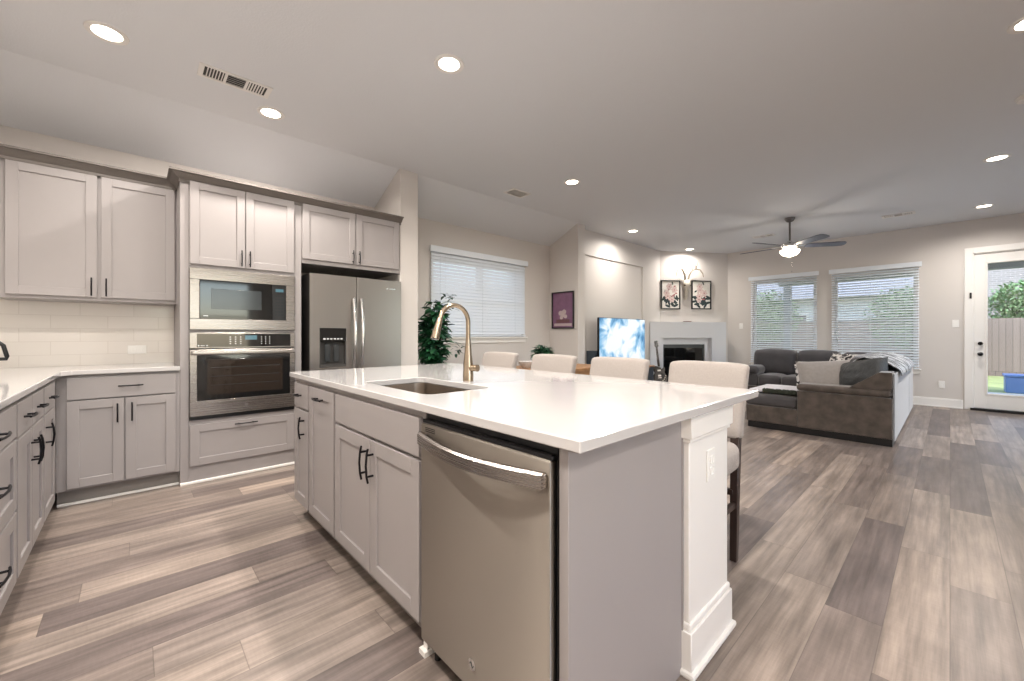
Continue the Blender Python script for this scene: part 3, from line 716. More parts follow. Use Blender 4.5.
# ------------------------------------------------------------------ counter stools
def make_stool():
    r = thing('counter_stool', 'x', 'stool', (0, 0, 0), 0, 'cream upholstered counter stools')
    # local: front of the seat faces -y (towards the island)
    b = MB(); b.softbox(-.205, .205, -.25, .19, .46, .605, .045, puff=.012); b.build('seat', M['linen'], r)
    b = MB(); t = bmesh.new(); nx, nz = 10, 10; fr_, bk = {}, {}
    for i in range(nx + 1):
        for j in range(nz + 1):
            u = -1 + 2 * i / nx; v = j / nz
            z = .615 + v * .388 + (-.012 * u ** 4 if j == nz else 0); wd = .200 + .012 * v; x = u * wd
            y = .165 + .085 * v ** 1.3 + .012 * u * u; th = .068 - .012 * v
            fr_[i, j] = t.verts.new((x, y, z)); bk[i, j] = t.verts.new((x, y + th, z))
    for i in range(nx):
        for j in range(nz):
            t.faces.new((fr_[i, j], fr_[i + 1, j], fr_[i + 1, j + 1], fr_[i, j + 1])); t.faces.new((bk[i, j], bk[i, j + 1], bk[i + 1, j + 1], bk[i + 1, j]))
    for i in range(nx):
        t.faces.new((fr_[i, nz], fr_[i + 1, nz], bk[i + 1, nz], bk[i, nz])); t.faces.new((fr_[i, 0], bk[i, 0], bk[i + 1, 0], fr_[i + 1, 0]))
    for j in range(nz):
        t.faces.new((fr_[0, j], fr_[0, j + 1], bk[0, j + 1], bk[0, j])); t.faces.new((fr_[nx, j], bk[nx, j], bk[nx, j + 1], fr_[nx, j + 1]))
    bmesh.ops.recalc_face_normals(t, faces=t.faces)
    sharp = [e for e in t.edges if e.calc_face_angle(0) > 1.0]
    bmesh.ops.bevel(t, geom=sharp, offset=.018, segments=3, affect='EDGES', profile=.5)
    b.add(t); b.build('backrest', M['linen'], r)
    def leg(x, y0, y1, ztop):
        b = MB(); t = bmesh.new(); bmesh.ops.create_cube(t, size=1)
        for v in t.verts:
            top = v.co.z > 0; s_ = .042 if top else .032
            v.co = Vector((x + v.co.x * s_, (y1 if top else y0) + v.co.y * s_, ztop if top else 0))
        bmesh.ops.bevel(t, geom=list(t.edges), offset=.003, segments=1, affect='EDGES'); b.add(t); return b
    for x in (-.175, .175):
        leg(x, -.215, -.21, .475).build('leg', M['dkwood'], r); leg(x, .17, .20, .63).build('leg', M['dkwood'], r)
        MB().box(x - .011, x + .011, -.2, .2, .27, .30, .002).build('stretcher', M['dkwood'], r)
    MB().box(-.17, .17, -.225, -.2, .20, .235, .002).build('footrest', M['dkwood'], r)
    MB().box(-.17, .17, .165, .187, .33, .36, .002).build('stretcher', M['dkwood'], r)
    return r
s0 = make_stool()
SL = ['cream counter stool nearest the white column at the island end', 'cream counter stool in front of the television, second from the column', 'cream counter stool in front of the small framed poster wall', 'cream counter stool farthest from the column, beside the faucet']
for i, x in enumerate((-.925, -1.49, -2.06, -2.68)):
    o = s0 if i == 0 else dup(s0)
    o.location = (x, 2.07, 0); o['label'] = SL[i]

# ------------------------------------------------------------------ ceiling fixtures
LP = [(-3.363, -.115, 'recessed ceiling light at the upper left above the left counter'), (-3.685, .801, 'recessed ceiling light close to the kitchen air vent'), (-2.227, 1.508, 'recessed ceiling light above the island sink'),
      (-2.977, 3.714, 'recessed ceiling light beside the square nook vent'), (-3.672, 6.224, 'recessed ceiling light in front of the television recess'), (-3.657, 8.40, 'recessed ceiling light above the antlers'),
      (.32, 6.323, 'recessed ceiling light nearer of the two toward the patio door'), (.318, 8.546, 'recessed ceiling light closest to the patio door')]
FILL = [(-.75, 1.508), (-2.2, -.3), (-.7, -.4), (.32, 3.714), (1.35, .2), (1.3, -.55), (2.1, -.3)]  # unseen lamps added to brighten the room and the island end
def make_light():
    r = thing('ceiling_light', 'x', 'ceiling light', (0, 0, HC), 0, 'recessed ceiling lights')
    MB().lathe([(.068, -.004), (.085, -.009), (.095, -.006), (.097, 0), (.068, 0)]).build('trim_ring', M['vent'], r)
    MB().lathe([(0, -.006), (.04, -.006), (.068, -.003), (.068, -.001), (0, -.001)]).build('lens', M['lampon'], r)
    return r
l0 = make_light()
la = bpy.data.lights.new('downlight', 'AREA'); la.shape = 'DISK'; la.size = .12; la.energy = LAMP_W; la.color = LAMP_COL
la.spread = R(160); lb = la.copy(); lb.energy = LAMP_L; lb.spread = R(150); lb.color = (1.0, .97, .95); lc = lb.copy(); lc.energy = 3.2; lc.spread = R(170)
for i, it in enumerate(LP + FILL):
    o = l0 if i == 0 else dup(l0)
    o.location = (it[0], it[1], HC); o['label'] = it[2] if len(it) > 2 else 'added fill light in recessed form outside the picture'
    lo = bpy.data.objects.new('lamp_glow', la if it[1] < 3 else lc if it[0] < -3.4 or 3 < it[1] < 4 and it[0] > 0 else lb); COL.objects.link(lo); lo.parent = o; lo.location = (0, 0, -.012)
def vent(name, label, loc, lx, ly, rz=0, secs=3, back='ventdk'):
    r = thing(name, label, 'air vent', loc, rz, 'ceiling air vents')
    b = MB(); fwid = .022; 
    b.box(-lx / 2, lx / 2, -ly / 2, -ly / 2 + fwid, -.008, 0, .002); b.box(-lx / 2, lx / 2, ly / 2 - fwid, ly / 2, -.008, 0, .002)
    b.box(-lx / 2, -lx / 2 + .03, -ly / 2 + fwid, ly / 2 - fwid, -.008, 0, .002); b.box(lx / 2 - .03, lx / 2, -ly / 2 + fwid, ly / 2 - fwid, -.008, 0, .002)
    inner = lx - .06; sw = inner / secs
    for k in range(1, secs): b.box(-inner / 2 + k * sw - .008, -inner / 2 + k * sw + .008, -ly / 2 + fwid, ly / 2 - fwid, -.008, 0, .001)
    b.build('frame', M['vent'], r)
    MB().box(-lx / 2 + .02, lx / 2 - .02, -ly / 2 + .015, ly / 2 - .015, -.0012, -.0002).build('backing', M[back], r)
    b = MB()
    for k in range(secs):
        x0 = -inner / 2 + k * sw + .01; x1 = x0 + sw - .02
        if k % 2 == 0:
            n = max(3, int((x1 - x0) / .016))
            for q in range(n):
                x = x0 + (q + .5) * (x1 - x0) / n
                b.box(-.0042, .0042, -ly / 2 + fwid, ly / 2 - fwid, -.0006, .0006, 0, 1, Matrix.Translation((x, 0, -.0045)) @ Matrix.Rotation(R(35 if k else -35), 4, 'Y'))
        else:
            n = 5
            for q in range(n):
                y = -ly / 2 + fwid + (q + .5) * (ly - 2 * fwid) / n
                b.box(x0, x1, -.005, .005, -.0006, .0006, 0, 1, Matrix.Translation((0, y, -.0045)) @ Matrix.Rotation(R(35), 4, 'X'))
    b.build('louvres', M['vent'], r)
    return r
vent('ceiling_vent', 'long three-section ceiling vent in the kitchen', (-3.388, .522, HC), .42, .17, PI / 2)
vent('ceiling_vent', 'square ceiling vent near the dining nook', (-3.67, 3.5, HC), .30, .20, PI / 2, 1, 'ventlt')
vent('ceiling_vent', 'ceiling vent near the wall right of the fan', (-.52, 8.24, HC), .36, .17, 0, 3, 'ventlt')
vent('ceiling_vent', 'ceiling vent behind the fan, left of its rod', (-2.27, 8.24, HC), .34, .17, 0, 3, 'ventlt')
sd = thing('smoke_detector', 'white round smoke detector at the right edge of the ceiling', 'smoke detector', (.40, 4.86, HC), 0)
MB().lathe([(0, -.035), (.045, -.035), (.06, -.028), (.065, -.01), (.07, -.009), (.07, 0), (0, 0)]).build('housing', M['vent'], sd)
MB().lathe([(0, -.037), (.018, -.037), (.02, -.0345), (0, -.0345)]).build('test_button', M['ventdk'], sd)

# ceiling fan
fan = thing('ceiling_fan', 'ceiling fan with a lit glass bowl over the sofa', 'ceiling fan', (-1.65, 7.27, HC), 0)
MB().lathe([(0, 0), (.068, 0), (.068, -.015), (.05, -.05), (.03, -.062), (0, -.062)]).build('canopy', M['fanmetal'], fan)
MB().cyl((0, 0, -.06), (0, 0, -.36), .0135, n=14).build('downrod', M['fanmetal'], fan)
MB().lathe([(0, -.35), (.03, -.35), (.035, -.37), (.10, -.385), (.115, -.40), (.115, -.44), (.10, -.455), (.07, -.47), (.06, -.485), (0, -.485)]).build('motor_housing', M['chrome'], fan)
bw = MB().lathe([(.06, -.484), (.125, -.488), (.13, -.495), (.12, -.53), (.085, -.565), (.03, -.583), (0, -.585), (0, -.49)])
bw.build('light_bowl', M['bowl'], fan)
MB().lathe([(0, -.583), (.012, -.584), (.014, -.594), (.006, -.602), (0, -.604)]).build('finial', M['fanmetal'], fan)
b = MB(); b.tube([(.03, -.02, -.59), (.03, -.02, -.80)], .0016, 6); b.lathe([(0, -.80), (.006, -.803), (.007, -.82), (0, -.828)], (.03, -.02, 0), 10); b.build('pull_chain', M['chrome'], fan)
for k in range(5):
    a = R(30 + 72 * k)
    mt_ = Matrix.Rotation(a, 4, 'Z') @ Matrix.Translation((0, 0, -.43)) @ Matrix.Rotation(R(-13), 4, 'X')
    b = MB(); P = [(.20, -.05), (.24, -.062), (.60, -.072), (.68, -.066), (.705, -.04), (.71, 0), (.705, .04), (.68, .066), (.60, .072), (.24, .062), (.20, .05)]
    b.poly(P, -.004, .004, mt_); bl = b.build('blade', M['fanblade'], fan)
    b = MB(); b.poly([(.09, -.016), (.17, -.014), (.23, -.035), (.27, 0), (.23, .035), (.17, .014), (.09, .016)], .0042, .009, mt_); b.build('blade_iron', M['chrome'], bl)
fl = bpy.data.lights.new('fan_lamp', 'POINT'); fl.energy = 7; fl.color = LAMP_COL; fl.shadow_soft_size = .1
fo = bpy.data.objects.new('lamp_glow', fl); COL.objects.link(fo); fo.parent = fan; fo.location = (0, 0, -.70)

# ------------------------------------------------------------------ windows, blinds, door
def window(name, label, u0, u1, z0, z1, loc_fn, mull=False, meeting=True):
    """built in local coordinates: x along wall, y outwards (0 = inner wall face), then placed"""
    r = bpy.data.objects.new(name, None); COL.objects.link(r); r['kind'] = 'structure'; r['label'] = label; r['category'] = 'window'
    r.location, rz = loc_fn; r.rotation_euler = (0, 0, rz)
    W, H = u1 - u0, z1 - z0; b = MB(); fw = .045; y0, y1 = .055, .115
    b.box(0, fw, y0, y1, 0, H, .003); b.box(W - fw, W, y0, y1, 0, H, .003); b.box(fw, W - fw, y0, y1, 0, fw, .003); b.box(fw, W - fw, y0, y1, H - fw, H, .003)
    if meeting: b.box(fw, W - fw, y0 + .005, y1 - .005, H * .48, H * .48 + .04, .003)
    if mull: b.box(W / 2 - .04, W / 2 + .04, y0 - .003, y1, fw, H - fw, .003)
    b.build('window_frame', M['vinyl'], r)
    MB().box(fw, W - fw, .08, .086, fw, H - fw).build('pane', M['glass'], r)
    b = MB(); b.box(-.05, W + .05, -.045, .055, -.022, 0, .004); b.box(-.03, W + .03, -.016, 0, -.085, -.022, .003); b.build('window_sill', M['trim'], r)
    return r
def blind(label, loc, rz, W, H, tilt, ladders, cord_x):
    r = thing('window_blind', label, 'blind', loc, rz, 'white slatted window blinds')
    MB().box(-.03, W + .03, -.075, -.055, H - .005, H + .075, .006, 2).build('valance', M['blind'], r)
    MB().box(.0, W, -.05, -.008, H - .004, H + .04, .002).build('headrail', M['blind'], r)
    b = MB(); sp_ = .0445; n = int((H - .03) / sp_)
    for i in range(n):
        z = H - .03 - i * sp_
        b.box(0.004, W - .004, -.025, .025, -.0014, .0014, 0, 1, Matrix.Translation((0, -.03, z)) @ Matrix.Rotation(R(tilt), 4, 'X'))
    b.build('slats', M['blind'], r)
    MB().box(.002, W - .002, -.052, -.008, H - .03 - n * sp_ - .01, H - .03 - n * sp_ + .012, .003).build('bottom_rail', M['blind'], r)
    b = MB()
    for x in ladders:
        for y in (-.058, -.003): b.cyl((x, y, .02), (x, y, H), .0012, n=5)
    b.build('ladder_cords', M['blind'], r)
    MB().cyl((cord_x, -.064, H * .35), (cord_x, -.064, H), .003, n=6).build('tilt_wand', M['blind'], r)
    return r
# nook window on X=XK : local x -> +Y (rz=90), local y -> -X (outwards)
W, H = NW[1] - NW[0], NW[3] - NW[2]
window('window_1', 'nook window behind the faucet', NW[0], NW[1], NW[2], NW[3], ((XK, NW[0], NW[2]), PI / 2), mull=True)
blind('white blind of the dining nook window with closed slats', (XK - .0, NW[0] - .045, NW[2] + .004), PI / 2, W + .04, H + .03, 66, (.2, W / 2, W - .2), .12)
for i, q in enumerate((BW1, BW2)):
    W, H = q[1] - q[0], q[3] - q[2]
    window('window_%d' % (i + 2), ['living room window nearest the fireplace', 'living room window nearest the patio door'][i], q[0], q[1], q[2], q[3], ((q[0], YB, q[2]), 0))
    blind(['white open-slat blind on the window nearest the fireplace', 'white open-slat blind on the window nearest the patio door'][i], (q[0] - .03, YB, q[2] + .004), 0, W + .06, H + .03, 36, (.16, W / 2, W - .1), .1)
window('window_4', 'added unseen window right of the sofa for daylight', 5.3, 8.6, .1, 2.5, ((XR, 8.6, .1), -PI / 2), mull=True)  # added with its opening as a daylight source out of view
window('window_5', 'added unseen window right of the camera for daylight', .2, 1.9, .8, 2.3, ((XR, 1.9, .8), -PI / 2))  # likewise added to let more daylight in

# patio door
dr_ = bpy.data.objects.new('door_1', None); COL.objects.link(dr_); dr_['kind'] = 'structure'; dr_['label'] = 'white full-glass patio door'; dr_['category'] = 'door'
dr_.location = (BD[0], YB, 0); W, H = BD[1] - BD[0], BD[3]
b = MB(); b.box(-.09, 0, -.018, .0, 0, H + .09, .004); b.box(W, W + .09, -.018, 0, 0, H + .09, .004); b.box(0, W, -.018, 0, H, H + .09, .004)
b.box(-.0, .012, 0, .11, 0, H); b.box(W - .012, W, 0, .11, 0, H); b.box(.012, W - .012, 0, .11, H - .012, H); b.build('door_casing', M['trim'], dr_)
b = MB(); gx0, gx1, gz0, gz1 = .135, W - .135, .25, 2.25
b.box(.014, gx0, .02, .065, .035, H - .014, .002); b.box(gx1, W - .014, .02, .065, .035, H - .014, .002); b.box(gx0, gx1, .02, .065, .035, gz0, .002); b.box(gx0, gx1, .02, .065, gz1, H - .014, .002)
for (a0, a1, c0, c1) in ((gx0 - .012, gx0 + .014, gz0 - .012, gz1 + .012), (gx1 - .014, gx1 + .012, gz0 - .012, gz1 + .012)): b.box(a0, a1, .012, .072, c0, c1, .004)
b.box(gx0, gx1, .012, .072, gz0 - .012, gz0 + .014, .004); b.box(gx0, gx1, .012, .072, gz1 - .014, gz1 + .012, .004)
sl_ = b.build('door_slab', M['trim'], dr_)
MB().box(gx0, gx1, .04, .046, gz0, gz1).build('pane', M['glass'], sl_)
b = MB(); b.cyl((.075, .02, 1.02), (.075, -.012, 1.02), .027, n=20); b.cyl((.075, -.012, 1.02), (.075, -.026, 1.02), .012, n=12); b.build('deadbolt', M['blackm'], sl_)
b = MB(); b.cyl((.075, .02, .86), (.075, .008, .86), .03, n=20); b.cyl((.075, .01, .86), (.075, -.03, .86), .012, n=12); b.add((lambda t: (bmesh.ops.create_uvsphere(t, u_segments=16, v_segments=10, radius=.027), t)[1])(bmesh.new()), Matrix.Translation((.075, -.045, .86))); b.build('door_knob', M['blackm'], sl_)
MB().box(-.03, W + .03, -.06, .11, .0, .033, .005).build('threshold', M['rubber'], dr_)
MB().box(-.035, -.012, -.03, -.018, 1.71, 1.80, .003).build('contact_sensor', M['black'], dr_)
plate('light_switch', 'white switch plate between window and patio door', 'switch', (0.06, YB - .0005, 1.33), 0, 'switch', 1)
plate('light_switch', 'white switch plate between chimney wall and window', 'switch', (-3.02, YB - .0005, 1.34), 0, 'switch', 1)
plate('outlet', 'white outlet plate low on the wall beside the patio door', 'outlet', (-.09, YB - .0005, .36), 0)

# ------------------------------------------------------------------ fireplace, pictures, antlers
def Fp(t, o, z=0): return FA + FD * t + FN * o + Vector((0, 0, z))
fpz = thing('fireplace', 'pale grey box fireplace surround across the corner', 'fireplace', (0, 0, 0), 0)
DP = .25; tl = -.36; tr = 1.36
def quad(t0, t1, o0, o1):   # plan polygon between offsets o0<o1
    return [tuple(Fp(t0, o0).xy), tuple(Fp(t1, o0).xy), tuple(Fp(t1, o1).xy), tuple(Fp(t0, o1).xy)]
ZT = 1.42
b = MB()
def pxl(o): return -o * FN.x / FD.x + .02      # where offset o meets the media wall
lp = [(pxl(.005), .005), (pxl(DP), DP), (-.075, DP), (-.075, .005)]
b.poly([tuple(Fp(*q).xy) for q in lp], 0, 1.09)
b.poly(quad(1.03, tr, .005, DP), 0, 1.09)
b.poly([tuple(Fp(*q).xy) for q in ((pxl(.005), .005), (pxl(DP), DP), (tr, DP), (tr, .005))], 1.09, ZT)
b.build('surround', M['surround'], fpz, False)
b = MB(); b.poly(quad(-.0745, -.01, .10, .15), 0, 1.0895) ; b.poly(quad(.94, 1.0295, .10, .15), 0, 1.0895); b.poly(quad(-.01, .94, .10, .15), .955, 1.0895); b.build('slip', M['surround'], fpz, False)
b = MB(); b.poly(quad(-.07, 1.02, .005, .02), 0, 1.08); b.poly(quad(-.03, -.011, .02, .099), 0, .95); b.poly(quad(.941, .96, .02, .099), 0, .95); b.poly(quad(-.009, .939, .105, .115), .0, .954) ; b.build('firebox', M['fire'], fpz, False)
b = MB(); b.poly(quad(.03, .9, .1155, .118), .08, .88); b.build('fire_glass', M['glassblk'], fpz, False)
# small dish on the mantel
dsh = MB().lathe([(0, 0), (.05, 0), (.085, .012), (.09, .02), (.082, .018), (.045, .008), (0, .007)])
one('trinket_dish', dsh, mat('brown_glazed_dish', '7b5a4c', .4), 'small brown dish on top of the fireplace', 'dish', loc=tuple(Fp(.55, .13, ZT + .0005)))

def ell(b, cx, cz, a_, c_, rot, y, mi, n=10):
    b.mi = mi; t = bmesh.new(); P = []
    for k in range(n):
        u, v = a_ * math.cos(2 * PI * k / n), c_ * math.sin(2 * PI * k / n)
        P.append(t.verts.new((cx + u * math.cos(rot) - v * math.sin(rot), y, cz + u * math.sin(rot) + v * math.cos(rot))))
    t.faces.new(P); b.add(t); b.mi = 0
def picture(name, label, cat, loc, rz, W, H, art, fw=.022, group=None, depth=.03):
    r = thing(name, label, cat, loc, rz, group)
    b = MB(); b.box(-W / 2, -W / 2 + fw, -depth, 0, 0, H, .002); b.box(W / 2 - fw, W / 2, -depth, 0, 0, H, .002); b.box(-W / 2 + fw, W / 2 - fw, -depth, 0, 0, fw, .002); b.box(-W / 2 + fw, W / 2 - fw, -depth, 0, H - fw, H, .002)
    b.build('frame', M['black'], r)
    b = MB(); b.box(-W / 2 + fw, W / 2 - fw, -.012, -.002, fw, H - fw); mats = art(b, W, H, fw)
    b.build('print', mats, r, False)
    return r
def flowers(seed):
    def art(b, W, H, fw):
        rn = random.Random(seed); y = -.0125
        for k in range(20):   # leaves
            x, z = rn.uniform(-.36, .36) * W, rn.uniform(.1, .42) * H
            ell(b, x, z, .075 * W * 2, .028 * W * 2, rn.uniform(0, PI), y - k * .00005, 3)
        for (x, z) in ((-.28, .62), (-.34, .42), (.1, .9)): ell(b, x * W, z * H, .05 * W * 1.6, .022 * W * 1.6, rn.uniform(.4, 2), y - .0006, 3)
        for k in range(9): ell(b, rn.uniform(-.25, .3) * W, rn.uniform(.3, .8) * H, .06 * W, .035 * W, rn.uniform(0, PI), y - .0008 - k * .00003, 2)
        for c_ in range(5):
            cx, cz = (rn.uniform(-.22, .26)) * W, (.34 + .11 * c_) * H
            for k in range(6):
                a = 2 * PI * k / 6 + c_; ell(b, cx + .085 * W * math.cos(a), cz + .085 * W * math.sin(a), .085 * W, .055 * W, a, y - .0012 - (c_ * 8 + k) * .00003, 1)
            ell(b, cx, cz, .03 * W, .03 * W, 0, y - .0024, 2)
        return [M['canvas'], M['pink'], M['rose'], M['inkdk']]
    return art
picture('framed_print', 'black-framed blossom print on the left of the antlers', 'picture', tuple(Fp(.232, .004, 1.695)), FANG, .44, .61, flowers(3), group='blossom prints')
picture('framed_print', 'black-framed blossom print on the right of the antlers', 'picture', tuple(Fp(.945, .004, 1.70)), FANG, .46, .615, flowers(11), group='blossom prints')
def poster(b, W, H, fw):
    y = -.0125
    b.mi = 1; b.box(-W / 2 + fw + .006, W / 2 - fw - .006, y - .0004, y, fw + .006, H - fw - .006); b.mi = 0
    for k, (x, z, a_) in enumerate(((-.1, .42, .1), (.06, .45, .1), (-.06, .3, .08), (.12, .33, .08), (.0, .37, .09))): ell(b, x * W, z * H, a_ * W, a_ * W * .9, 0, y - .0008 - k * .0001, 2)
    b.mi = 3; b.box(-W * .3, W * .3, y - .0016, y - .0004, H * .16, H * .25); b.mi = 2; b.box(-W * .4, W * .4, y - .0012, y - .0004, H * .07, H * .14); b.mi = 0
    return [M['plum'], M['plum'], M['mauve'], M['maroon']]
picture('framed_poster', 'dark-framed plum poster on the short wall beside the nook window', 'picture', (-4.30, 5.1395, 1.255), 0, .46, .60, poster, .018)

sk_ = thing('antler_mount', 'pale deer skull with antlers hung between the two prints', 'antlers', tuple(Fp(.575, .004, 1.90)), FANG)
b = MB(); t = bmesh.new(); n = 14; prof = [(.0, .016, .014), (.04, .03, .03), (.12, .036, .04), (.22, .048, .05), (.30, .075, .06), (.36, .078, .06), (.42, .055, .045), (.44, .02, .02)]
rings = []
for z, rx, ry in prof: rings.append([t.verts.new((rx * math.cos(2 * PI * k / n), -ry - .002 + ry * math.sin(2 * PI * k / n) * .98, z)) for k in range(n)])
for a, q in zip(rings, rings[1:]):
    for k in range(n): t.faces.new((a[k], a[(k + 1) % n], q[(k + 1) % n], q[k]))
t.faces.new(rings[0]); t.faces.new(rings[-1]); bmesh.ops.recalc_face_normals(t, faces=t.faces); b.add(t); sku = b.build('skull', M['bone'], sk_)
for s in (-1, 1):
    b = MB()
    for q in range(1): b.add((lambda t: (bmesh.ops.create_uvsphere(t, u_segments=12, v_segments=8, radius=.018), t)[1])(bmesh.new()), Matrix.Translation((s * .058, -.085, .30)))
    b.build('eye_socket', M['soil'], sku)
    b = MB()
    beam = [(s * .03, -.06, .42), (s * .05, -.07, .50), (s * .10, -.09, .60), (s * .17, -.12, .645), (s * .25, -.15, .62), (s * .30, -.17, .54), (s * .31, -.18, .46)]
    b.tube(beam, [.022, .021, .019, .017, .015, .012, .005], 10)
    b.tube([beam[2], (s * .11, -.11, .68), (s * .09, -.12, .76)], [.011, .008, .003], 8)
    b.tube([beam[3], (s * .19, -.14, .72), (s * .20, -.15, .80)], [.011, .008, .003], 8)
    b.tube([beam[3], (s * .15, -.15, .70), (s * .05, -.17, .75)], [.009, .007, .003], 8)
    b.tube([beam[1], (s * .04, -.12, .56), (s * .02, -.14, .60)], [.01, .007, .003], 8)
    b.build('antler', M['antler'], sk_)

# ------------------------------------------------------------------ television, console, speaker
con = thing('media_console', 'low slate console table under the television', 'console', (XM + .02, 5.50, 0), PI / 2)
W = 1.56
MB().box(0, W, -.40, 0, .10, .56, .004).build('body', M['console'], con)
MB().box(-.015, W + .015, -.415, .0, .561, .59, .004).build('top', M['oak'], con)
for k in range(3): MB().box(.02 + k * .51, .51 + k * .51, -.416, -.401, .13, .54, .003).build('door', M['console'], con)
for x in (.05, W - .05):
    for y in (-.36, -.04): MB().cyl((x, y, 0), (x, y, .1), .018, .024, n=12).build('leg', M['dkwood'], con)
tv = thing('television', 'large lit television showing white blossoms on blue', 'television', (-3.90, 6.29, .5905), PI / 2)
W, H = 1.46, .83
z0 = .02
MB().box(-W / 2, W / 2, -.005, .035, z0, z0 + H, .004).build('frame', M['black'], tv)
MB().box(-W / 2 + .008, W / 2 - .008, -.0062, -.0051, z0 + .012, z0 + H - .008).build('screen', M['screen'], tv)
for x in (-.5, .5):
    b = MB(); b.box(x - .015, x + .015, -.1, .11, 0, .008, .003); b.box(x - .012, x + .012, -.0, .03, .008, z0 + .01, .002); b.build('stand_foot', M['black'], tv)
spk = thing('speaker', 'dark upright speaker at the left end of the media console', 'speaker', (-3.95, 5.38 + .18, .5905), PI / 2)
spk.location = (-4.02, 5.545, .5905)
MB().box(-.055, .055, -.08, .08, 0, .30, .006, 2).build('cabinet', M['console'], spk)
b = MB(); b.cyl((0, -.0795, .2), (0, -.084, .2), .035, n=20); b.cyl((0, -.0795, .1), (0, -.084, .1), .045, n=20); b.build('driver', M['black'], spk)

# ------------------------------------------------------------------ guitar on a stand
gt = thing('electric_guitar', 'black electric guitar leaning upright before the fireplace', 'guitar', (-3.87, 7.58, .20), R(27))
gt.scale = (.85, .85, .85)
TL = Matrix.Rotation(R(-8), 4, 'X') @ Matrix.Rotation(R(-6), 4, 'Y')
half = [(0, 0), (.07, .005), (.125, .03), (.16, .08), (.165, .13), (.145, .18), (.118, .225), (.112, .26), (.125, .30), (.135, .34), (.12, .385), (.075, .405), (.045, .40)]
half_r = [(.03, .38), (.045, .335), (.085, .36), (.118, .37), (.128, .34)]
P = [(-x, z) for x, z in half[::-1]][:-1] + half[:9] + [(.130, .315), (.135, .35), (.122, .368), (.09, .352), (.055, .33), (.04, .36)]
mt_ = TL @ Matrix.Rotation(R(90), 4, 'X')
b = MB(); b.poly(P, -.022, .022, mt_); bd = b.build('body', M['guitar'], gt)
b = MB(); b.poly([(.02, .24), (.10, .20), (.115, .13), (.06, .10), (.03, .12)], .0225, .025, mt_); b.build('pickguard', M['black'], bd)
for z in (.16, .28):
    b = MB(); b.poly([(-.035, z), (.035, z), (.035, z + .035), (-.035, z + .035)], .0225, .03, mt_); b.build('pickup', M['chrome'], bd)
b = MB(); b.poly([(-.04, .12), (.04, .12), (.04, .135), (-.04, .135)], .0225, .034, mt_); b.build('bridge', M['chrome'], bd)
b = MB()
for (x, z) in ((.09, .09), (.11, .13), (.06, .06), (.13, .17)): b.cyl(mt_ @ Vector((x, z, .022)), mt_ @ Vector((x, z, .034)), .011, n=10)
b.build('knobs', M['cream'], bd)
b = MB(); b.poly([(-.027, .39), (.027, .39), (.022, .84), (-.022, .84)], -.01, .0245, mt_); nk = b.build('neck', M['fretw'], gt)
b = MB()
for k in range(16): b.poly([(-.024, .84 - .42 * (1 - 2 ** (-k / 9.))), (.024, .84 - .42 * (1 - 2 ** (-k / 9.))), (.024, .842 - .42 * (1 - 2 ** (-k / 9.))), (-.024, .842 - .42 * (1 - 2 ** (-k / 9.)))], .0246, .026, mt_)
b.build('frets', M['chrome'], nk)
b = MB(); b.poly([(-.022, .84), (.022, .84), (.04, .87), (.038, .99), (.02, 1.0), (0, .985), (-.02, 1.0), (-.038, .99), (-.04, .87)], -.008, .008, mt_); hd = b.build('headstock', M['guitar'], gt)
b = MB()
for s in (-1, 1):
    for k in range(3): b.cyl(mt_ @ Vector((s * .036, .885 + k * .038, 0)), mt_ @ Vector((s * .058, .885 + k * .038, 0)), .006, n=8)
b.build('tuners', M['chrome'], hd)
gs = thing('guitar_stand', 'black tubular stand under the electric guitar', 'stand', (-3.87, 7.58, 0), R(27))
b = MB(); b.tube([(0, .16, .0), (0, .16, .12), (0, .17, .45)], .009, 8); b.build('post', M['blackm'], gs)
for s in (-1, 1):
    MB().tube([(0, .16, .12), (s * .12, .05, .05), (s * .19, -.08, .008)], .008, 8).build('leg', M['blackm'], gs)
    MB().tube([(0, .16, .22), (s * .09, .09, .20), (s * .09, -.05, .185), (s * .09, -.06, .22)], .007, 8).build('cradle_arm', M['blackm'], gs)

# ------------------------------------------------------------------ plants
def leaf_bm(L_, W_, fold=.25, droop=.3, n=4):
    t = bmesh.new(); mid = []; lf = []; rt = []
    for i in range(n + 1):
        u = i / n; wd = W_ / 2 * math.sin(PI * (u * .92 + .04)) ** .8; y = L_ * u; z = -droop * L_ * u * u
        mid.append(t.verts.new((0, y, z))); lf.append(t.verts.new((-wd, y, z + fold * wd))); rt.append(t.verts.new((wd, y, z + fold * wd)))
    for i in range(n):
        t.faces.new((mid[i], mid[i + 1], lf[i + 1], lf[i])); t.faces.new((rt[i], rt[i + 1], mid[i + 1], mid[i]))
    return t
rn = random.Random(5)
fic = thing('potted_fig_tree', 'tall leafy green potted plant behind the fridge wall', 'plant', (-4.20, 2.62, 0), 0)
MB().lathe([(0, 0), (.13, 0), (.17, .28), (.175, .30), (.155, .30), (.14, .25), (0, .25)]).build('pot', M['pot'], fic)
MB().lathe([(0, .262), (.148, .262), (.145, .252), (0, .252)]).build('soil', M['soil'], fic)
b = MB(); stems = []
for k in range(7):
    a = k * 2.4; rr = rn.uniform(.03, .12); top = rn.uniform(1.25, 1.6); p = [Vector((.03 * math.cos(a), .03 * math.sin(a), .26))]
    for i in range(1, 7):
        u = i / 6; p.append(Vector((rr * u * math.cos(a) + rn.uniform(-.02, .02), rr * u * math.sin(a) + rn.uniform(-.02, .02), .26 + (top - .26) * u)))
    b.tube(p, [.011 - .0014 * i for i in range(7)], 7); stems.append(p)
b.build('stems', M['bark'], fic)
b = MB()
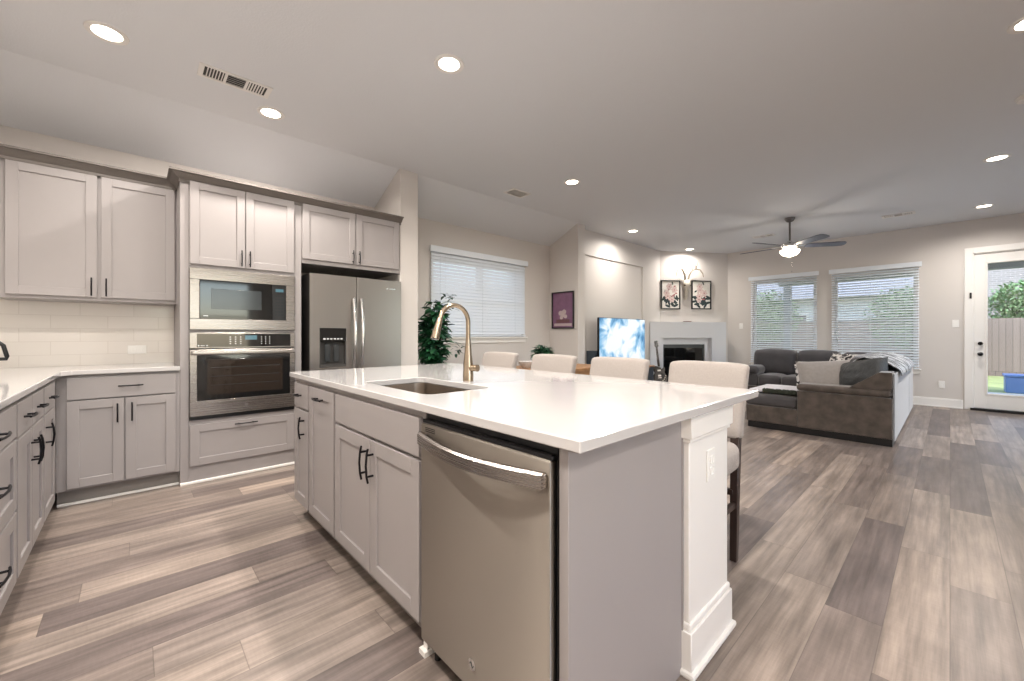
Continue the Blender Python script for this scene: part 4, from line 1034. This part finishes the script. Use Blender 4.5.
for p in stems:
    for i in range(1, 7):
        for q in range(52):
            u = rn.random(); c_ = p[i - 1].lerp(p[i], u)
            if c_.z < .5: continue
            L_ = rn.uniform(.07, .12); a = rn.uniform(0, 2 * PI); el = rn.uniform(-.5, .7); rad = rn.uniform(0, .10)
            b.mi = rn.randint(0, 1)
            mt_ = Matrix.Translation(c_ + Vector((rad * math.cos(a), rad * math.sin(a), rn.uniform(-.04, .06)))) @ Matrix.Rotation(a - PI / 2, 4, 'Z') @ Matrix.Rotation(el, 4, 'X') @ Matrix.Rotation(rn.uniform(-.5, .5), 4, 'Y')
            b.add(leaf_bm(L_, L_ * .5), mt_)
# a few outlying sprigs
for (x, y, z) in ((.14, .16, 1.57), (.12, .2, 1.5), (.1, .28, 1.02), (.12, .3, .98), (.1, .26, .95), (.13, .13, 1.6)):
    for q in range(7):
        a = rn.uniform(0, 2 * PI); L_ = rn.uniform(.06, .09); b.mi = 1
        b.add(leaf_bm(L_, L_ * .42), Matrix.Translation((x + rn.uniform(-.05, .05), y + rn.uniform(-.06, .06), z + rn.uniform(-.05, .05))) @ Matrix.Rotation(a, 4, 'Z') @ Matrix.Rotation(rn.uniform(-.4, .6), 4, 'X'))
b.build('foliage', [M['leaf'], M['leaf2']], fic)

# dining table with plant and bowl
dt = thing('dining_table', 'warm oak dining table behind the counter stools', 'table', (-3.55, 4.12, 0), 0)
MB().box(-.42, .42, -.70, .62, .70, .735, .005, 2).build('tabletop', M['oak'], dt)
b = MB(); b.box(-.35, .35, -.63, -.61, .60, .699); b.box(-.35, .35, .53, .55, .60, .699); b.box(-.37, -.35, -.63, .55, .60, .699); b.box(.35, .37, -.63, .55, .60, .699); b.build('apron', M['oak'], dt)
for x in (-.34, .34):
    for y in (-.6, .52): MB().box(x - .035, x + .035, y - .035, y + .035, 0, .699, .004).build('leg', M['oak'], dt)
pp = thing('potted_plant', 'small bushy green plant on the oak dining table', 'plant', (-3.63, 3.92, .7355), 0)
MB().lathe([(0, 0), (.05, 0), (.065, .09), (.067, .10), (.058, .10), (.052, .08), (0, .08)]).build('pot', M['pot'], pp)
b = MB()
for q in range(320):
    a = rn.uniform(0, 2 * PI); L_ = rn.uniform(.05, .085); rad = .10 * math.sqrt(rn.random()); z = .11 + rn.random() * .19 * (1 - rad / .2); b.mi = rn.randint(0, 1)
    b.add(leaf_bm(L_, L_ * .55), Matrix.Translation((rad * math.cos(a), rad * math.sin(a), z)) @ Matrix.Rotation(a - PI / 2, 4, 'Z') @ Matrix.Rotation(rn.uniform(-.3, .7), 4, 'X'))
for q in range(12):
    a = q * .52; b.mi = 1; b.tube([(0, 0, .08), (.05 * math.cos(a), .05 * math.sin(a), .17), (.09 * math.cos(a), .09 * math.sin(a), .23)], .0025, 5)
b.build('foliage', [M['leaf'], M['leaf2']], pp)
bo = MB().lathe([(0, 0), (.05, 0), (.09, .04), (.115, .085), (.11, .085), (.085, .043), (.045, .008), (0, .008)])
one('bowl', bo, mat('mottled_white_stoneware', 'c9c6c4', .6, noise_amt=.3, noise_scale=30), 'mottled white bowl on the oak dining table', 'bowl', loc=(-3.62, 3.62, .7355))

# ------------------------------------------------------------------ sectional sofa
so = thing('sectional_sofa', 'charcoal velvet L-shaped sectional sofa under the windows', 'sofa', (-1.2, 7.2, 0), 0)
O = Vector((-1.2, 7.2, 0)); TO = Matrix.Translation(-O)
def sb(name, m, *a, **k):
    b = MB(); b.softbox(*a, mtx=TO, **k); return b.build(name, m, so)
# plinth / bases
b = MB(); b.box(-1.74, -.402, 5.692, 6.60, .0, .075, 0, 1, TO); b.box(-1.33, -.42, 6.60, 8.68, 0, .075, 0, 1, TO); b.box(-2.40, -1.33, 7.85, 8.68, 0, .075, 0, 1, TO); b.build('plinth', M['black'], so)
b = MB(); b.box(-1.76, -1.2155, 5.685, 6.60, .0755, .275, .012, 2, TO); b.box(-1.2154, -.40, 5.906, 6.60, .0755, .275, 0, 1, TO); b.build('chaise_base', M['sofa'], so)
b = MB(); b.box(-1.36, -.39, 6.605, 8.70, .0755, .275, .012, 2, TO); b.box(-2.43, -1.361, 7.82, 8.70, .0755, .275, .012, 2, TO); b.build('base', M['sofa'], so)
sb('seat_cushion', M['sofacush'], -1.77, -.66, 5.92, 6.62, .28, .42, r=.045, puff=.02)
sb('chaise_cushion_front', M['sofacush'], -1.77, -1.23, 5.68, 5.915, .28, .405, r=.035, puff=.01)
sb('seat_cushion', M['sofacush'], -1.38, -.66, 6.63, 7.80, .28, .47, r=.05, puff=.02)
sb('seat_cushion', M['sofacush'], -1.36, -.66, 7.81, 8.44, .28, .47, r=.05, puff=.02)
sb('seat_cushion', M['sofacush'], -1.90, -1.37, 7.80, 8.44, .28, .47, r=.05, puff=.02)
sb('seat_cushion', M['sofacush'], -2.24, -1.91, 7.80, 8.44, .28, .47, r=.05, puff=.02)
# arm at the near end
b = MB(); b.box(-1.215, -.40, 5.668, 5.905, .0757, .50, .012, 2, TO); b.softbox(-1.225, -.40, 5.655, 5.91, .50, .585, .04, mtx=TO); b.build('arm', M['sofa'], so)
b = MB(); b.box(-2.44, -2.25, 7.84, 8.45, .28, .48, .012, 2, TO); b.softbox(-2.47, -2.23, 7.80, 8.45, .47, .62, .07, mtx=TO); b.build('arm', M['sofacush'], so)
# backs
b = MB(); b.box(-.62, -.40, 5.93, 8.68, .28, .74, .02, 2, TO); b.build('back_frame', M['sofa'], so)
b = MB(); b.poly([(-.74, .586), (-.402, .586), (-.402, .762), (-.50, .762)], -5.925, -5.668, TO @ Matrix.Rotation(R(90), 4, 'X')); b.build('back_end_cap', M['sofa'], so, False)
b = MB(); b.box(-.398, -.382, 5.68, 7.78, .06, .75, .006, 2, TO); b.box(-.398, -.382, 7.83, 8.68, .06, .75, .006, 2, TO); b.build('back_panel', M['sofadaylit'], so)  # outer panel in the daylit tone of the velvet
b = MB(); b.box(-2.43, -.63, 8.46, 8.68, .28, .74, .02, 2, TO); b.build('back_frame', M['sofa'], so)
for (x0, x1) in ((-2.42, -1.79), (-1.77, -1.20)):
    sb('back_cushion', M['sofacush'], x0, x1, 8.22, 8.46, .47, .88, r=.065, puff=.035, wob=.012, seed=x0)
sb('back_cushion', M['sofacush'], -1.18, -.66, 8.22, 8.46, .47, .86, r=.065, puff=.035, wob=.012, seed=3)
for (y0, y1) in ((6.65, 7.40), (7.42, 8.18)):
    sb('back_cushion', M['sofacush'], -.88, -.64, y0, y1, .47, .86, r=.065, puff=.035, wob=.012, seed=y0)

def cushion(name, label, m, loc, rot, w_, h_, t_, wob=0, seed=0, trim=None):
    b = MB(); b.pillow(w_, h_, t_, wob=wob, seed=seed)
    o = b.build(name, m, loc=loc, rot=rot); tag(o, label, 'pillow', 'pillows on the sofa'); return o
# pillow local: x width, y height, z thickness.  rotate X by ~80deg to stand
cushion('throw_pillow', 'silver grey throw pillow standing behind the near sofa arm', M['pillowlt'], (-1.02, 6.06, .63), (R(66), R(-4), R(18)), .54, .46, .20)
cushion('throw_pillow', 'dark ruched pillow against the end of the sofa back', M['pillowdk'], (-.67, 6.02, .70), (R(62), R(-14), R(-20)), .48, .36, .22, .02, 4)
cushion('throw_pillow', 'black and white floral pillow in the middle of the sofa', M['floral'], (-1.0, 7.15, .69), (R(70), 0, R(-35)), .46, .44, .16)
cushion('throw_pillow', 'black and white floral pillow half hidden behind the silver pillow', M['floral'], (-1.16, 6.26, .60), (R(66), 0, R(22)), .40, .40, .14)
# draped throw along the back
b = MB(); t = bmesh.new(); nu, nv = 22, 40; G = {}
prof = [(-.80, .70), (-.76, .86), (-.66, .895), (-.52, .865), (-.42, .80), (-.366, .765), (-.362, .70)]
import itertools
for j in range(nv + 1):
    y = 6.05 + 2.2 * j / nv
    for i in range(len(prof)):
        x, z = prof[i]; nz_ = noise.noise(Vector((x * 6, y * 3.5, 2))) * .02
        G[i, j] = t.verts.new((x, y, z + abs(nz_) * (1 if 0 < i < 6 else .3)))
for j in range(nv):
    for i in range(len(prof) - 1): t.faces.new((G[i, j], G[i + 1, j], G[i + 1, j + 1], G[i, j + 1]))
bmesh.ops.recalc_face_normals(t, faces=t.faces); b.add(t)
o = one('throw_blanket', b, M['zebra'], 'grey striped throw draped along the top of the sofa back', 'blanket')
md = o.modifiers.new('s', 'SOLIDIFY'); md.thickness = .012; md.offset = 1; md2 = o.modifiers.new('ss', 'SUBSURF'); md2.levels = 1; md2.render_levels = 1
# plush throw on the chaise
tb = thing('plush_throw', 'white plush throw with dark fringe spread on the chaise', 'blanket', (-1.48, 6.1, .43), 0)
b = MB(); b.softbox(-.28, .24, -.30, .42, .004, .034, .012, wob=.006); b.build('pile', M['fur'], tb)
b = MB()
for q in range(170):
    x = -.1 + .36 * q / 170 + rn.uniform(-.01, .01); y = -.31 + rn.uniform(-.05, .02); L_ = rn.uniform(.03, .06)
    b.tube([(x, y, .035 + rn.uniform(0, .02)), (x + rn.uniform(-.02, .02), y - L_ * .5, .045 + rn.uniform(-.01, .01)), (x + rn.uniform(-.03, .03), y - L_ * .8, .01)], [.006, .008, .003], 5)
b.build('fringe', M['fringe'], tb)

# ------------------------------------------------------------------ kettle at the left edge
kt = thing('kettle', 'steel kettle with a black handle cut by the left picture edge', 'kettle', (-4.05, -.745, .9145), R(88))
MB().lathe([(0, 0), (.085, 0), (.088, .02), (.078, .12), (.06, .19), (.052, .20), (0, .20)]).build('body', M['kettlebody'], kt)
MB().lathe([(0, .20), (.052, .20), (.045, .215), (.012, .222), (.012, .24), (0, .242)]).build('lid', M['kettlebody'], kt)
b = MB(); b.tube([(.045, 0, .205), (.10, 0, .215), (.145, 0, .17), (.16, 0, .10), (.158, 0, .085), (.10, 0, .085), (.075, 0, .085)], .011, 10); b.build('handle', M['black'], kt)
MB().tube([(-.07, 0, .12), (-.11, 0, .16), (-.13, 0, .19)], [.02, .014, .011], 10).build('spout', M['kettlebody'], kt)

# ------------------------------------------------------------------ outdoors
g = MB(); g.box(-30, 30, YB + T, 45, -.3, -.15); g.box(-30, XK - T - .02, -20, YB + T, -.3, -.15); o = g.build('lawn', M['grass']); tag(o, 'lawn behind the house', 'lawn', kind='structure')
g = MB(); g.box(XR + T + .02, 30, -20, YB + T, -.3, -.15); tag(g.build('bounce_yard', M['patio']), 'unseen side yard made pale to bounce daylight indoors', 'yard', kind='structure')  # ground out of view, kept pale so it throws light up to the ceiling
g = MB(); g.box(-3.2, 4.2, YB + T + .01, 13.2, -.149, -.05, .01); o = g.build('patio', M['patio']); tag(o, 'concrete patio outside the glass door', 'patio', kind='structure')
g = MB(); g.box(-16, 16, 20.0, 20.05, -.15, 1.68); one('fence', g, M['fence'], 'weathered board fence across the back garden', 'fence', smooth=False)
g = MB(); g.box(-9.0, -8.95, -4, 9, -.15, 1.7); one('fence', g, M['fence'], 'weathered board fence outside the nook window', 'fence', smooth=False)
nh = thing('neighbour_house', 'pale house with grey roof seen beyond the back fence', 'house', (-7.05, 27, -.15), 0)
MB().box(-7, 6.8, 0, 6, 0, 3.2).build('wall', M['siding'], nh, False)
b = MB(); b.poly([(-.9, 0), (6.9, 0), (3, 2.6)], -7.5, 7.2, Matrix.Translation((0, 0, 3.2)) @ Matrix.Rotation(R(90), 4, 'Z') @ Matrix.Rotation(R(90), 4, 'X') ); b.build('roof', M['roof'], nh, False)
for x in (-3, 1.2, 5.2): 
    wf = MB().box(x - .6, x + .6, -.05, 0, 1.1, 2.5).build('window', M['vinyl'], nh); MB().box(x - .5, x + .5, -.06, -.05, 1.2, 2.4).build('pane', M['mesh'], wf)
bh = thing('brick_house', 'pale brick house seen through the patio door glass', 'house', (5.95, 24, -.15), 0)
MB().box(-5.2, 7, 0, 6, 0, 5.2).build('wall', M['brickw'], bh, False)
MB().box(-5.4, 7.2, -.35, .0, 5.2, 5.5).build('eave', M['post'], bh)
wf = MB().box(-4.5, -3.3, -.05, 0, 1.1, 2.7).build('window', M['vinyl'], bh); MB().box(-4.4, -3.4, -.06, -.05, 1.2, 2.6).build('pane', M['mesh'], wf)
pc = thing('patio_cover', 'grey patio cover with beam and post outside the door', 'patio cover', (0, 13.0, -.05), 0)
MB().box(-3.2, 4.2, -.1, .1, 2.55, 2.85, .005).build('beam', M['post'], pc)
MB().box(-3.2, 4.2, -3.4, .25, 2.86, 2.95, .005).build('roof_panel', M['post'], pc)
for x in (-3.0, 3.9): MB().box(x - .08, x + .08, -.08, .08, 0, 2.55, .004).build('post', M['post'], pc)
def tree(label, loc, hgt, rad, seed):
    rr = random.Random(seed); r = thing('garden_tree', label, 'tree', loc, 0, 'garden trees'); 
    MB().tube([(0, 0, 0), (.05, 0, hgt * .4), (0, .05, hgt * .8)], [.12, .09, .04], 8).build('trunk', M['bark'], r)
    b = MB()
    for q in range(3200):
        v = Vector((rr.gauss(0, 1), rr.gauss(0, 1), rr.gauss(0, 1))).normalized() * rad * rr.random() ** .4
        L_ = rr.uniform(.09, .17); b.add(leaf_bm(L_, L_ * .6, n=2), Matrix.Translation((v.x, v.y, hgt * .72 + v.z * .9)) @ Matrix.Rotation(rr.uniform(0, 6.28), 4, 'Z') @ Matrix.Rotation(rr.uniform(-1, 1), 4, 'X'))
    b.build('crown', M['treeleaf'], r); return r
tree('green tree before the brick house seen through the patio door', (1.8, 21.9, -.15), 3.2, 1.0, 1)
tree('green tree seen through the window nearest the fireplace', (-5.0, 18.3, -.15), 2.8, 1.2, 2)
tree('green tree seen through the window nearest the patio door', (-.8, 18.3, -.15), 2.6, 1.2, 3)
bx = thing('storage_box', 'blue plastic box on the lawn outside the patio door', 'box', (1.15, 14.6, -.15), 0)
MB().box(-.3, .3, -.25, .25, 0, .36, .02, 2).build('body', M['bluebox'], bx); MB().box(-.32, .32, -.27, .27, .361, .41, .015, 2).build('lid', M['bluebox'], bx)
